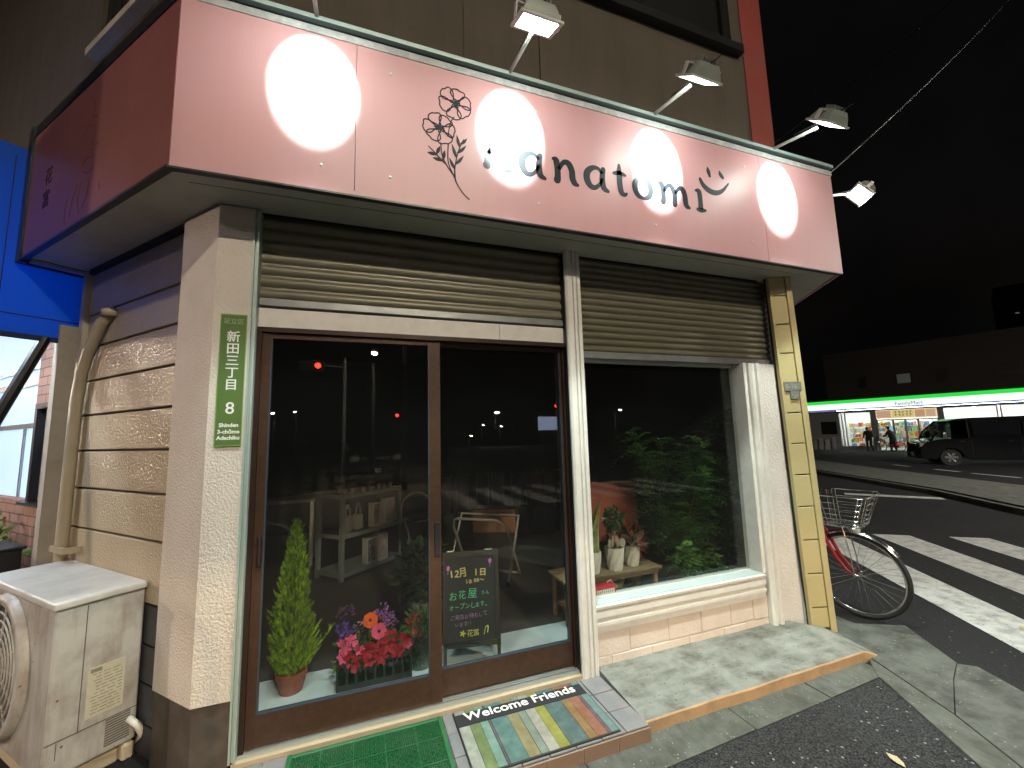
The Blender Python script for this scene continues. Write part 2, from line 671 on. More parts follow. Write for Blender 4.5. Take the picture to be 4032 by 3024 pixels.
def lineq(name, a, b_, wd):
    d = (Vector(b_) - Vector(a)).normalized()
    n = Vector((-d.y, d.x)) * wd / 2
    q = [Vector(a) - n, Vector(b_) - n, Vector(b_) + n, Vector(a) + n]
    return MB().add([(p.x, p.y, gz(p.x) + .006) for p in q], [(0, 1, 2, 3)])


struct(lineq("stop_line", (11.95, 4.42), (12.95, 3.05), 0.34).build("stop_line", roadpaint))
lm = MB()
for a, b_ in (((22.7, 9.05), (22.1, 8.2)), ((21.35, 7.05), (20.75, 6.1)), ((20.4, 5.65), (19.7, 4.3)), ((19.2, 3.4), (18.2, 1.6))):
    q = lineq("", a, b_, 0.16)
    lm.v, k = lm.v + q.v, len(lm.v)
    lm.f += [tuple(i + k for i in f) for f in q.f]
    lm.c += q.c
struct(lm.build("lane_line", roadpaint))
sheet("pavement", [(21.8, 11.9), (16.6, 8.2), (13.69, 3.44), (12.07, 1.58), (10.2, -1.5), (13.2, -2.0), (16.0, 2.95), (18.6, 7.2)], 0.13, slab, 0.25)
sheet("kerb", [(16.6, 8.26), (16.5, 8.3), (13.55, 3.5), (11.93, 1.62), (10.05, -1.5), (10.2, -1.5), (12.07, 1.58), (13.69, 3.44)], 0.10, concrete, 0.25)

# =================================================================== SHOP BUILDING
shop = thing("shop_building", "two-storey corner shop building with siding side wall, half-open shutters and dark glass front", "building", (2.4, 0, -0.1))


def S(mb, name, mat, parent=None, **k):
    return mb.build(name, mat, parent or shop, **k)


# --- upper storey: wall with window openings built from pieces (facade plane y=0)
ZT = 7.2
ub = MB()
UZ = 3.40
wx0, wx1, wz0, wz1 = 0.9, 4.11, 4.86, 6.4                 # right window opening
ub.box((0.06, 0, UZ), (wx0, 0.25, ZT))
ub.box((wx1, 0, UZ), (4.235, 0.25, ZT))
ub.box((wx0, 0, UZ), (wx1, 0.25, wz0))
ub.box((wx0, 0, wz1), (wx1, 0.25, ZT))
# shallow pilaster strips and joints of the render
for x in (1.62, 2.18):
    ub.box((x, -0.012, UZ), (x + 0.06, 0, 4.80))
S(ub, "upper_wall", upperwall)
lb = MB(ML)
lb.box((-6.5, 0.32, UZ), (-2.12, 0.55, ZT))
lb.box((-2.12, 0.32, UZ), (-0.35, 0.55, 4.52))
lb.box((-0.35, 0.32, UZ), (-0.02, 0.55, ZT))
lb.box((-2.12, 0.32, 6.4), (-0.35, 0.55, ZT))
S(lb, "upper_side_wall", upperwall)
redlit = pm("red_lit_corner", (0.25, 0.034, 0.022), 0.7, 0.15, 2.5, 0.3, 40, dirt=(0.20, 0.075, 0.05), dscale=1.4, damt=0.8)  # grazing red light painted into the colour of this wall end
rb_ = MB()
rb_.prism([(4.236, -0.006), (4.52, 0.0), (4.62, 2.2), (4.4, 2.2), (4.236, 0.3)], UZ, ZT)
S(rb_, "red_lit_wall", redlit)
# windows upstairs
uw = S(MB().box((wx0, 0.03, wz0 - .0), (wx0 + .06, .12, wz1)).box((wx1 - .06, .03, wz0), (wx1, .12, wz1)).box((wx0 + .06, .03, wz1 - .06), (wx1 - .06, .12, wz1))
       .box((wx0 + .06, .03, wz0), (wx1 - .06, .12, wz0 + .05)).box((2.5, .04, wz0 + .05), (2.56, .11, wz1 - .06)), "upper_window", blackmetal)
S(MB().box((wx0 + .06, .07, wz0 + .05), (wx1 - .06, .08, wz1 - .06)), "pane", pm("dark_pane", (0.02, 0.02, 0.021), 0.25, 0.3, 1.5), uw)
S(MB().box((wx0 - .25, -.07, wz0 - .085), (wx1 + .06, .0, wz0 - .01)), "sill", blackmetal, uw)
uw2 = S(MB(ML).box((-2.12, .35, 4.56), (-2.04, .45, 6.4)).box((-.43, .35, 4.56), (-.35, .45, 6.4)).box((-2.04, .35, 6.3), (-.43, .45, 6.4)), "upper_window", blackmetal)
S(MB(ML).box((-2.04, .4, 4.56), (-.43, .41, 6.3)), "pane", MATS["dark_pane"], uw2)
S(MB(ML).box((-2.14, .25, 4.50), (-.33, .33, 4.56)), "sill", pm("sill_stone", (0.42, 0.36, 0.27), 0.8, 0.2, 6), uw2)

# --- left siding wall: boards with dark gaps
siding = pm("siding", (0.46, 0.38, 0.26), 0.20, 0.08, 2.5, 1.0, 85, dirt=(0.36, 0.28, 0.18), dscale=2.0, damt=0.4, dist=0.006)
darksiding = pm("dark_siding", (0.03, 0.032, 0.04), 0.5, 0.2, 3, 0.4, 80)
sd = MB(ML)
zz = [0.62, 0.94, 1.187, 1.426, 1.658, 1.890, 2.123, 2.356, 2.66]
for a, b_ in zip(zz[:-1], zz[1:]):
    sd.rbox((-1.80, 0.32, a + .006), (-.46, 0.35, b_ - .006), .004, 1)
S(sd, "side_wall", siding)
sd = MB(ML)
for a, b_ in ((-.1, .05), (.05, .235), (.235, .42), (.42, .62)):
    sd.rbox((-1.80, 0.322, a + .005), (-.46, 0.35, b_ - .005), .004, 1)
S(sd, "side_wall_base", darksiding)
S(MB(ML).box((-1.82, 0.352, -.15), (-.3, 0.5, 2.72)).box((-1.80, 0.30, 2.655), (-.46, 0.352, 2.69)), "side_wall_core", pm("gap_dark", (0.02, 0.018, 0.016), 0.9, 0.2, 5))
S(MB(ML).box((-1.86, 0.29, -.12), (-1.80, .36, 2.68)), "end_trim", pm("end_trim", (0.40, 0.35, 0.26), 0.6, 0.1, 5))
# --- corner pillar (plan polygon: left face parallel to side wall, front face to facade)
fold = Vector((0.302, -0.028))
ld = Vector((-math.cos(B), math.sin(B)))
pL = fold + ld * 0.345
pin = Vector((math.sin(B), math.cos(B)))
pp = S(MB().prism([tuple(pL + pin * .25), tuple(pL), tuple(fold), (0.458, -0.028), (0.458, 0.2)], 0.268, 2.681), "corner_pillar", stucco)
f2 = fold + Vector((0.004, 0.012))
S(MB().prism([tuple(f2 + ld * .34 + pin * .25), tuple(f2 + ld * .340), tuple(f2), (0.456, -0.016), (0.456, 0.2)], -.13, 0.266), "pillar_base",
  pm("dark_stone", (0.07, 0.058, 0.048), 0.6, 0.35, 5, 0.4, 60, dirt=(0.16, 0.13, 0.11), dscale=8, damt=0.6), pp)
# --- shutter guide channel (pale green aluminium)
S(MB().box((.459, -.035, .0), (.468, .04, 2.68)).box((.468, -.02, .0), (.480, .04, 2.68)).box((.480, -.035, .0), (.488, .04, 2.68)), "shutter_guide", pm("pale_green_metal", (0.42, 0.52, 0.48), 0.4, 0.08, 6, metal=0.3))
# --- soffit under the sign
sof = pm("soffit", (0.52, 0.50, 0.45), 0.4, 0.1, 1.5, 0.0, dirt=(0.24, 0.22, 0.18), dscale=3, damt=0.5)
sm = MB()
lc = [LP(1.86, 0.03, 0), LP(1.86, .34, 0)]
SX1 = 4.684
rd = Vector((0.539, 0.842, 0))            # direction of the sign's right return
sm.prism([lc[0][:2], (0.20, -0.295), (SX1 - .02, -0.295), (SX1 + rd.x * 1.0, -.29 + rd.y * 1.0), (4.5, 1.2), (4.4, .02), (.42, .02), lc[1][:2]], 2.690, 2.72)
S(sm, "soffit", sof)
S(MB().box((0.19, -.315, 2.688), (SX1 - .01, -.28, 2.6895)), "soffit_edge", blackmetal)
# seam of the soffit boards
S(MB().box((0.22, -.19, 2.6885), (4.4, -.187, 2.6899)), "soffit_seam", blackmetal)

# --- shutters
shut = pm("shutter_metal", (0.175, 0.165, 0.115), 0.45, 0.1, 4, 0.0, metal=0.25, dirt=(0.11, 0.10, 0.075), dscale=4, damt=0.7)


def shutter(x0, x1, z0, z1, y, pitch):
    mb = MB()
    n = max(1, round((z1 - z0) / pitch))
    p = (z1 - z0) / n
    prof = []
    for i in range(n):
        zb_ = z0 + i * p
        for k in range(7):
            u = k / 7
            prof.append((y - 0.016 * math.sin(math.pi * min(1, u * 1.16)) ** 0.8 if u < .86 else y + 0.006, zb_ + p * u))
    prof.append((y, z1))
    for a, b_ in zip(prof[:-1], prof[1:]):
        mb.add([(x0, a[0], a[1]), (x1, a[0], a[1]), (x1, b_[0], b_[1]), (x0, b_[0], b_[1])], [(0, 1, 2, 3)])
    mb.box((x0, y + .008, z0), (x1, y + .014, z1))
    return mb


s1 = S(shutter(.488, 2.285, 2.215, 2.69, .045, .066), "roller_shutter", shut)
S(MB().rbox((.489, .012, 2.170), (2.284, .06, 2.214), .004, 1), "bottom_bar", greymetal, s1)
s2 = S(shutter(2.405, 4.232, 2.010, 2.69, .045, .050), "roller_shutter", shut)
S(MB().rbox((2.41, .015, 1.962), (4.228, .06, 2.009), .004, 1), "bottom_bar", greymetal, s2)
# --- transom panel over the door
tp = S(MB().box((.489, .02, 2.054), (1.83, .06, 2.158)).box((1.834, .02, 2.054), (2.285, .06, 2.158)), "transom_panel", whitepaint)
S(MB().box((.489, .035, 2.1585), (2.285, .065, 2.169)), "transom_gap", pm("old_brown", (0.12, 0.08, 0.07), 0.7, 0.2, 9), tp)
# --- door frame
S(MB().box((.489, .0, 2.0265), (2.285, .12, 2.052)).box((.489, .0, .012), (.512, .12, 2.026)).box((2.274, .03, .012), (2.288, .12, 2.026)), "door_frame", pm("dark_brown_aluminium", (0.035, 0.018, 0.012), 0.35, 0.1, 5, metal=0.35))
S(MB().box((.489, -.005, -.004), (2.285, .012, .010)).box((.489, .02, -.004), (2.285, .032, .012)).box((.489, .045, -.004), (2.285, .12, .008)), "door_track", alu)
S(MB().box((.470, -.03, -.03), (2.29, .12, -.005)), "threshold", pm("threshold", (0.45, 0.36, 0.24), 0.7, 0.15, 12, 0.3, 60))
# --- sliding doors
def door(x0, x1, y, sl, sr):
    mb = MB()
    mb.box((x0, y, .014), (x0 + sl, y + .03, 2.024)).box((x1 - sr, y, .014), (x1, y + .03, 2.024))
    mb.box((x0 + sl, y + .002, 1.996), (x1 - sr, y + .028, 2.024)).box((x0 + sl, y + .002, .014), (x1 - sr, y + .028, .156))
    d = S(mb, "sliding_door", brownmetal)
    S(MB().box((x0 + sl, y + .012, .156), (x1 - sr, y + .017, 1.996)), "door_glass", winglass, d)
    S(MB().box((x0 + sl, y + .001, .156), (x0 + sl + .006, y + .025, 1.996)).box((x0 + sl + .006, y + .001, .156), (x1 - sr, y + .025, .162))
      .box((x1 - sr - .005, y + .001, .163), (x1 - sr, y + .025, 1.996)), "glazing_bead", pm("bead", (0.06, 0.08, 0.11), 0.35, 0.1, 5, metal=0.4), d)
    return d


d1 = door(.5125, 1.447, .018, .042, .066)
d2 = door(1.395, 2.2735, .055, .05, .012)
h = S(MB().rbox((.530, .012, .835), (.551, .018, .985), .006, 2), "handle", blackmetal, d1)
S(MB().rbox((.535, .008, .845), (.546, .0125, .975), .004, 2), "handle_grip", brownmetal, h)
S(MB().rbox((1.408, .010, .78), (1.437, .018, .97), .005, 2), "lock_plate", pm("lock", (0.03, 0.035, 0.045), 0.3, 0.1, 5, metal=0.5), d1)
# --- fluted post between door and window
pr = [(2.287, .10), (2.287, -.035), (2.300, -.045), (2.325, -.045), (2.329, -.035), (2.340, -.035), (2.344, -.047), (2.360, -.047), (2.364, -.03), (2.372, -.03),
      (2.376, -.043), (2.398, -.043), (2.404, -.035), (2.404, .10)]
S(MB().prism(pr, -.045, 2.690), "door_post", whitepaint)
S(MB().box((2.2855, -.02, .0), (2.2868, .06, 2.68)), "post_gasket", blackmetal)
# --- display window: frame, sill mouldings, block wall
S(MB().sweep([(.10, .2), (-.012, .2), (-.012, .236), (-.020, .240), (-.020, .262), (-.012, .266), (-.012, .288), (-.024, .292), (-.024, .330), (-.012, .334), (-.028, .345), (-.030, .362), (.02, .366), (.10, .366)], 2.404, 3.868), "window_sill", whitepaint)
wf = S(MB().box((2.404, .02, .366), (2.428, .13, 1.97)).box((3.858, -.01, .3665), (3.891, .13, 1.97)).box((2.428, .085, 1.945), (3.858, .13, 2.02)).box((2.428, .088, .3665), (3.858, .13, .372)), "display_window", whitepaint)
S(MB().box((2.428, .100, .372), (3.858, .106, 1.945)), "window_glass", winglass, wf)
S(MB().box((2.43, -.005, .3662), (3.857, .087, .3685)), "glazing_sill", pm("ledge", (0.42, 0.50, 0.50), 0.5, 0.1, 5), wf)
S(MB().box((2.43, .131, .33), (3.96, .20, .350)), "inner_ledge", MATS["ledge"], wf)
# painted block wall
blk = pm("painted_block", (0.68, 0.58, 0.50), 0.7, 0.06, 4, 0.7, 45, dirt=(0.50, 0.40, 0.33), dscale=7, damt=0.35, dist=0.005)
bw = MB()
bx = [2.404, 2.66, 2.97, 3.25, 3.52, 3.74, 3.890]
for a, b_ in zip(bx[:-1], bx[1:]):
    z0 = rnd.uniform(.052, .058)
    bw.rbox((a + .002, rnd.uniform(-.002, .002), z0), (b_ - .002, .1, .198), .004, 1)
bx = [2.404, 2.52, 2.83, 3.14, 3.45, 3.66, 3.890]
for a, b_ in zip(bx[:-1], bx[1:]):
    bw.rbox((a + .001, rnd.uniform(-.003, .002), -.06), (b_ - .001, .1, rnd.uniform(.050, .0535)), .004, 1)
bw.box((2.404, .006, -.06), (3.889, .1, .2))
S(bw, "block_wall", blk)
# right casing and stucco pillar
cp = [(x + .024, y) for x, y in [(3.868, .10), (3.868, -.03), (3.882, -.045), (3.905, -.045), (3.911, -.032), (3.925, -.032), (3.931, -.050), (3.958, -.050), (3.966, -.028), (3.975, -.028), (3.975, .10)]]
S(MB().prism(cp, -.06, 1.962), "window_casing", whitepaint)
S(MB().box((4.000, -.022, -.06), (4.222, .2, 1.962)), "right_pillar", stucco_white)
S(MB().box((4.233, .02, 1.962), (4.25, .2, 2.69)).box((4.223, -.04, -.07), (4.246, .2, 1.961)), "shutter_guide", pm("pale_metal", (0.55, 0.57, 0.57), 0.45, 0.08, 6))
S(MB().box((4.2505, .0, -.07), (4.32, .2, 2.69)), "gap_wall", MATS["gap_dark"])
# yellow corner panel: boards between plain stiles, turned a little outwards
ang = R(-20)
yx = 0.0
MY = TM((4.208, -.085, 0), ang) @ Matrix.Rotation(R(-1.15), 4, 'Y')
ypanel = pm("yellow_cladding", (0.52, 0.44, 0.22), 0.5, 0.06, 3, 0.7, 150, dirt=(0.42, 0.36, 0.18), dscale=3, damt=0.4, dist=0.004)
yb = MB(MY)
gr = [-.06, .089, .334, .581, .832, 1.075, 1.318, 1.561, 1.803, 2.044, 2.284, 2.526, 2.69]
for a, b_ in zip(gr[:-1], gr[1:]):
    yb.rbox((.022, .002, a + .005), (.138, .03, b_ - .004), .003, 1)
yb.box((.0, -.004, -.05), (.0205, .03, 2.69)).box((.141, -.006, -.105), (.186, .03, 2.69))
S(yb, "corner_panel", ypanel)
S(MB(MY).box((.0, .0305, -.1), (.186, .06, 2.69)), "panel_backing", MATS["gap_dark"])
# right side wall (turned away from the viewer)
S(MB().prism([(4.30, .06), (4.345, .03), (4.50, 1.5), (5.9, 5.2), (5.7, 5.2), (4.32, 1.5)], -.12, 2.69), "right_side_wall", stucco)
# --- interior
S(MB().prism([(.55, .13), (4.3, .13), (4.3, .62), (.3, .62)], -.05, .02), "entry_floor",
  pm("entry_floor", (0.58, 0.63, 0.65), 0.45, 0.15, 3.5, 0.1, 40, dirt=(0.46, 0.50, 0.51), dscale=5, damt=0.6))
S(MB().prism([(.28, .622), (4.3, .622), (4.3, 1.5), (5.7, 5.2), (-3.2, 5.2), (-3.2, 4.4)], -.05, .022), "interior_floor",
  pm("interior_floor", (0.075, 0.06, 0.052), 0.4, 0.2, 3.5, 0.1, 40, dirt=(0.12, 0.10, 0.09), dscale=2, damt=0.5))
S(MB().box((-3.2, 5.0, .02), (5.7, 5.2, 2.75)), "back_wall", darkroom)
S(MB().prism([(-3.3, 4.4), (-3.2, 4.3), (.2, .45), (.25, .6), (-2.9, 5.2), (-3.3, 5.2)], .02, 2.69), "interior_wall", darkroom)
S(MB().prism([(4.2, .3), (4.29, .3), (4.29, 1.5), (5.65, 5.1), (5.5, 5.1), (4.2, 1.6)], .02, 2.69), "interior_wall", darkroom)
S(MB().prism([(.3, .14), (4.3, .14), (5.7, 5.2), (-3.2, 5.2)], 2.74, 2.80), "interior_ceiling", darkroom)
S(MB().box((.5, .125, 2.06), (4.2, .16, 2.74)), "lintel", darkroom)
S(MB().box((-3.3, .26, 7.2), (4.5, 5.2, 7.3)), "roof", upperwall)

# --- door steps
brick = pm("grey_paver", (0.16, 0.16, 0.17), 0.85, 0.2, 10, 0.5, 110, dirt=(0.25, 0.22, 0.19), dscale=9, damt=0.5)
st = MB()
step = tag(MB().box((.46, -.515, -.13), (2.40, -.03, -.034)).build("door_step", pm("mortar", (0.28, 0.24, 0.20), 0.9, 0.2, 14, 0.4, 90)),
           "low paver step with worn edge in front of the sliding doors", "step")
for i in range(14):
    for j in range(3):
        x0 = .462 + .1385 * i
        y0 = -.512 + j * .16
        st.rbox((x0 + .002, y0 + .002, -.033), (x0 + .136, y0 + .157, -.0215 + rnd.uniform(-.001, .001)), .003, 1)
st.build("paver", brick, step)
ed = MB()
for i in range(10):
    x0 = .462 + .194 * i
    ed.rbox((x0 + .002, -.520, -.10), (x0 + .192, -.5155, -.03), .002, 1)
ed.build("edge_tile", pm("edge_tile", (0.26, 0.17, 0.12), 0.8, 0.25, 8, 0.4, 60), step)
cs = MB()
P0 = [(2.41, 0.0, .006), (4.14, 0.0, .004), (4.40, -.20, -.05), (4.285, -.46, -.06), (3.4, -.452, -.047), (2.395, -.470, -.050)]
nxs, nys = 40, 12
grid = []
for j in range(nys + 1):
    v_ = j / nys
    for i in range(nxs + 1):
        u = i / nxs
        xl, xr = 2.405, 4.16 + (.17 if v_ > .35 else .17 * v_ / .35) - .03 * v_
        x = xl + (xr - xl) * u
        y = .01 - .472 * v_ + .008 * noise.noise(Vector((x * 3, v_, 0)))
        z = .006 - .041 * v_ ** 1.1 + .004 * noise.noise(Vector((x * 5, y * 9, 2)))
        if u > .93:
            z -= (u - .93) * .75
        grid.append((x, y, z))
n_ = len(grid)
fs = []
W_ = nxs + 1
for j in range(nys):
    for i in range(nxs):
        fs.append((j * W_ + i, (j + 1) * W_ + i, (j + 1) * W_ + i + 1, j * W_ + i + 1))
lower = []
for i in range(nxs + 1):
    x, y, z = grid[nys * W_ + i]
    lower.append((x, y - .012, -.12))
rl = []
for j in range(nys + 1):
    x, y, z = grid[j * W_ + nxs]
    rl.append((x + .03, y, -.13))
k2 = n_ + nxs + 1
fs += [(j * W_ + nxs, (j + 1) * W_ + nxs, k2 + j + 1, k2 + j) for j in range(nys)]
ll = []
for j in range(nys + 1):
    x, y, z = grid[j * W_]
    ll.append((x, y, -.13))
k3 = k2 + nys + 1
fs += [(j * W_, k3 + j, k3 + j + 1, (j + 1) * W_) for j in range(nys)]
cso = cs.add(grid + lower + rl + ll, fs).build("concrete_step", concrete_step, None, smooth=False)
tag(cso, "worn sloping concrete step with warm headlight colour painted on its front edge below the display window", "step")
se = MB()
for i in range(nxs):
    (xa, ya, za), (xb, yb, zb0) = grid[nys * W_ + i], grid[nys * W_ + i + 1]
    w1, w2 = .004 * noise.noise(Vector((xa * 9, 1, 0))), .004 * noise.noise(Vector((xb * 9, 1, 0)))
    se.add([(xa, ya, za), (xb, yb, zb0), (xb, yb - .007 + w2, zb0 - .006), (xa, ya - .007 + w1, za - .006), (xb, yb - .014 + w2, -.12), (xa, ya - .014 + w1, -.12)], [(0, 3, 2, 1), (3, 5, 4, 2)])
se.build("step_edge_lit", pm("warm_lit_edge", (.40, .25, .13), .85, .25, 9, .5, 70, dirt=(.24, .17, .11), dscale=11, damt=.7), cso)  # warm headlight glow painted into the colour of the step's front

# =================================================================== SHOP SIGN
sign = thing("shop_sign", "long pink fascia sign with dark lettering, flower drawing and smile above the shopfront", "shop sign", (2.4, -.32, 2.68))
pink = pm("sign_pink", (0.50, 0.27, 0.28), 0.42, 0.02, 2, 0.0, dirt=(0.54, 0.26, 0.25), dscale=2, damt=0.5, spec=0.4, streak=((.42, .22, .22), .35, (9, 3, .7)))
pink_shaded = pm("sign_pink_shaded", (0.22, 0.08, 0.075), 0.4, 0.08, 2, 0.0, dirt=(0.30, 0.11, 0.09), dscale=2.5, damt=0.5)  # same sign pink, darkened to paint in the dim light on this side
Z0, Z1 = 2.683, 3.532
sx0 = .1859


def G(mb, name, mat, parent=None, **k):
    return mb.build(name, mat, parent or sign, **k)


G(MB().box((sx0 + .002, -.3226, Z0), (.9545, -.30, Z1)).box((.9575, -.3226, Z0), (3.855, -.30, Z1)).box((3.858, -.3226, Z0), (SX1, -.30, Z1)), "front_panel", pink)
G(MB(ML).box((-1.88, .0, Z0 + .004), (-.003, .022, Z1)), "side_panel", pink_shaded)
MRs = frame((SX1, -.3226, 0), (rd.x, rd.y, 0), (0, 0, 1))
G(MB(MRs).box((.002, Z0, -.022), (1.9, Z1, .0)), "side_panel", pink)
# top flashing: pale lip, dark groove, worn grey strip
worn = pm("worn_grey", (0.33, 0.34, 0.33), 0.6, 0.25, 14, 0.4, 60, dirt=(0.55, 0.56, 0.54), dscale=20, damt=0.8)
G(MB().box((sx0, -.326, Z1 + .001), (SX1 + .01, -.28, Z1 + .042)), "trim_strip", worn)
G(MB().box((sx0, -.312, Z1 + .043), (SX1 + .01, -.28, Z1 + .066)), "trim_groove", blackmetal)
G(MB().box((sx0 - .01, -.34, Z1 + .067), (SX1 + .02, .0, Z1 + .092)), "top_flashing", pm("flashing", (0.36, 0.47, 0.46), 0.4, 0.1, 8, metal=0.3, dirt=(0.5, 0.5, 0.48), dscale=15, damt=0.5))
G(MB(ML).box((-1.95, -.006, Z1 + .001), (-.0, .03, Z1 + .07)).box((-1.96, -.012, Z0 - .02), (-1.881, .03, Z1 + .07)).box((-1.88, -.006, Z0 - .012), (0, .024, Z0 + .003)), "side_frame", blackmetal)
G(MB(ML).box((-1.96, .03, Z0 - .02), (-1.93, .34, Z0 + .0)).box((-1.96, .03, Z0), (-1.94, .34, Z1)), "end_frame", blackmetal)
G(MB(ML).box((-1.925, .04, Z0 - .012), (-1.87, .33, Z0 + .006)), "end_rail", alu)
G(MB(ML).box((-1.94, .03, Z1 + .0), (-.03, .34, Z1 + .02)), "side_top", blackmetal)
G(MB().box((sx0, -.3235, Z0 - .010), (SX1, -.29, Z0 - .0005)), "bottom_trim", blackmetal)
# screws
for x in (1.13, 1.98, 2.83, 3.70):
    for z in (Z0 + .13, Z1 - .12):
        G(MB(FRONT(x, -.3228, z)).lathe([(.009, 0), (.008, .003), (.003, .0045)], 10), "screw", alu)
G(MB(FRONT(.80, -.3228, Z0 + .13)).lathe([(.009, 0), (.008, .003), (.003, .0045)], 10), "screw", alu)
ink = pm("sign_ink", (0.010, 0.014, 0.020), 0.5, 0.1, 5, spec=0.2)
FS = FRONT(0, -.3232, 0)


def glyph(name, x0, x1, strokes, z0=2.983, xh=.148, smooth=True):
    mb = MB(FS)
    w_ = x1 - x0
    for s_ in strokes:
        mb.stroke([(x0 + px * w_, z0 + pz * xh, hw) for px, pz, hw in s_], .0015)
    return G(mb, "letter", ink)


T_ = .021
glyph("h", 1.640, 1.805, [[(.02, 1.78, .012), (.13, 1.72, T_), (.17, 1.0, T_), (.17, .25, T_), (.15, .08, .026)],
                          [(.20, .55, .012), (.42, .92, .015), (.66, .92, T_), (.80, .62, T_), (.82, .25, T_), (.90, .06, .020), (1.0, .02, .010)]])
A = [[(.80, .78, .012), (.62, .97, .012), (.38, .95, .017), (.16, .72, .022), (.12, .42, .023), (.24, .12, .020), (.44, .06, .015), (.66, .25, .012), (.78, .55, .010)],
     [(.84, .98, .017), (.79, .70, .019), (.78, .35, T_), (.84, .10, .020), (1.0, .00, .012)]]
glyph("a", 1.862, 2.028, A)
NN = [[(.02, .97, .012), (.13, .92, T_), (.17, .55, .020), (.17, .20, T_), (.14, .05, .024)],
      [(.22, .52, .012), (.42, .88, .015), (.64, .90, T_), (.78, .60, T_), (.80, .25, T_), (.88, .06, .020), (1.0, .00, .012)]]
glyph("n", 2.088, 2.252, NN)
glyph("a", 2.300, 2.473, A)
glyph("t", 2.536, 2.616, [[(.40, 1.36, .010), (.38, 1.0, .019), (.38, .40, T_), (.50, .08, .020), (.80, .00, .015), (1.0, .07, .008)],
                          [(-.14, .93, .010), (.40, .98, .016), (.95, .93, .010)]])
glyph("o", 2.668, 2.826, [[(.5, .98, .013), (.20, .82, .019), (.10, .48, .022), (.22, .14, .019), (.5, .02, .013), (.80, .16, .019), (.90, .52, .022), (.78, .84, .019), (.5, .98, .013)]])
glyph("m", 2.884, 3.132, [[(.00, .95, .012), (.09, .90, T_), (.12, .5, .020), (.12, .20, T_), (.10, .05, .023)],
                          [(.15, .55, .011), (.28, .88, .014), (.42, .88, T_), (.50, .58, T_), (.50, .20, T_), (.49, .04, .023)],
                          [(.53, .55, .011), (.66, .86, .014), (.80, .86, T_), (.87, .58, T_), (.88, .22, T_), (.92, .06, .019), (1.0, .00, .011)]])
glyph("i", 3.203, 3.276, [[(.0, .97, .010), (.38, .95, .020), (.45, .55, .020), (.44, .15, .021), (.40, .03, .022)], [(.05, .03, .012), (.5, .0, .016), (1.0, .03, .010)]])
sm_ = MB(FS)
sm_.stroke([(3.252, 3.222, .013), (3.278, 3.180, .018), (3.330, 3.148, .021), (3.392, 3.143, .019), (3.455, 3.172, .014), (3.518, 3.238, .006)], .0015)
sm_.stroke([(3.330, 3.328, .004), (3.335, 3.30, .016), (3.345, 3.262, .010)], .0015)
sm_.stroke([(3.440, 3.322, .004), (3.450, 3.296, .016), (3.470, 3.275, .012)], .0015)
G(sm_, "smile_mark", ink)
# flower drawing
fl = MB(FS)


def petal(cx, cy, a, r, wd, lw=.0032):
    pts = []
    ca, sa = math.cos(a), math.sin(a)
    for k, (rr, tt) in enumerate(((.22, -.10), (.62, -.80), (.95, -.78), (1.0, -.2), (1.06, .12), (.93, .72), (.60, .82), (.22, .10))):
        x, y = rr * r, tt * wd
        pts.append((cx + x * ca - y * sa, cy + x * sa + y * ca, lw))
    fl.stroke(pts, .0015)


def flower(cx, cy, r, a0):
    for k in range(6):
        petal(cx, cy, a0 + k * math.pi / 3 + rnd.uniform(-.1, .1), r * rnd.uniform(.9, 1.08), r * rnd.uniform(.50, .58))
    fl.disc(cx, cy, r * .16, .0018, 14)
    for k in range(14):
        a = k * 2 * math.pi / 14 + rnd.uniform(-.15, .15)
        l = r * rnd.uniform(.24, .36)
        fl.stroke([(cx, cy, .004), (cx + l * math.cos(a), cy + l * math.sin(a), .0018)], .0017, smooth=False)


flower(1.486, 3.334, .092, .3)
flower(1.393, 3.161, .088, .0)
ST = .0030
fl.stroke([(1.475, 3.245, ST), (1.452, 3.20, ST), (1.440, 3.12, ST)], .0016)
fl.stroke([(1.398, 3.07, ST), (1.405, 3.00, ST), (1.432, 2.94, ST), (1.476, 2.880, ST)], .0016)
fl.stroke([(1.440, 3.07, ST), (1.437, 2.99, ST), (1.445, 2.94, ST), (1.476, 2.875, .004), (1.480, 2.86, .004), (1.495, 2.83, ST), (1.525, 2.79, ST), (1.556, 2.764, ST)], .0016)
fl.stroke([(1.476, 2.875, .005), (1.475, 2.93, .004), (1.485, 2.99, .003), (1.500, 3.05, .003), (1.527, 3.12, .002)], .0016)
for (x, y, a, l) in ((1.476, 2.93, 2.2, .05), (1.480, 2.96, .7, .06), (1.487, 3.0, 2.0, .06), (1.492, 3.03, .6, .06), (1.505, 3.07, 1.9, .05), (1.512, 3.09, .5, .04)):
    fl.stroke([(x, y, .004), (x + l * .5 * math.cos(a), y + l * .5 * math.sin(a) + .006, .009), (x + l * math.cos(a), y + l * math.sin(a) + .02, .0015)], .0016)
fl.stroke([(1.430, 2.945, .003), (1.395, 2.975, .004), (1.36, 3.01, .003), (1.330, 3.036, .002)], .0016)
for (x, y, a, l) in ((1.405, 2.965, 3.0, .05), (1.41, 2.97, 1.4, .06), (1.375, 2.995, 3.1, .05), (1.375, 3.0, 1.2, .05)):
    fl.stroke([(x, y, .004), (x + l * .5 * math.cos(a), y + l * .5 * math.sin(a), .010), (x + l * math.cos(a), y + l * math.sin(a), .0015)], .0016)
G(fl, "flower_drawing", ink)
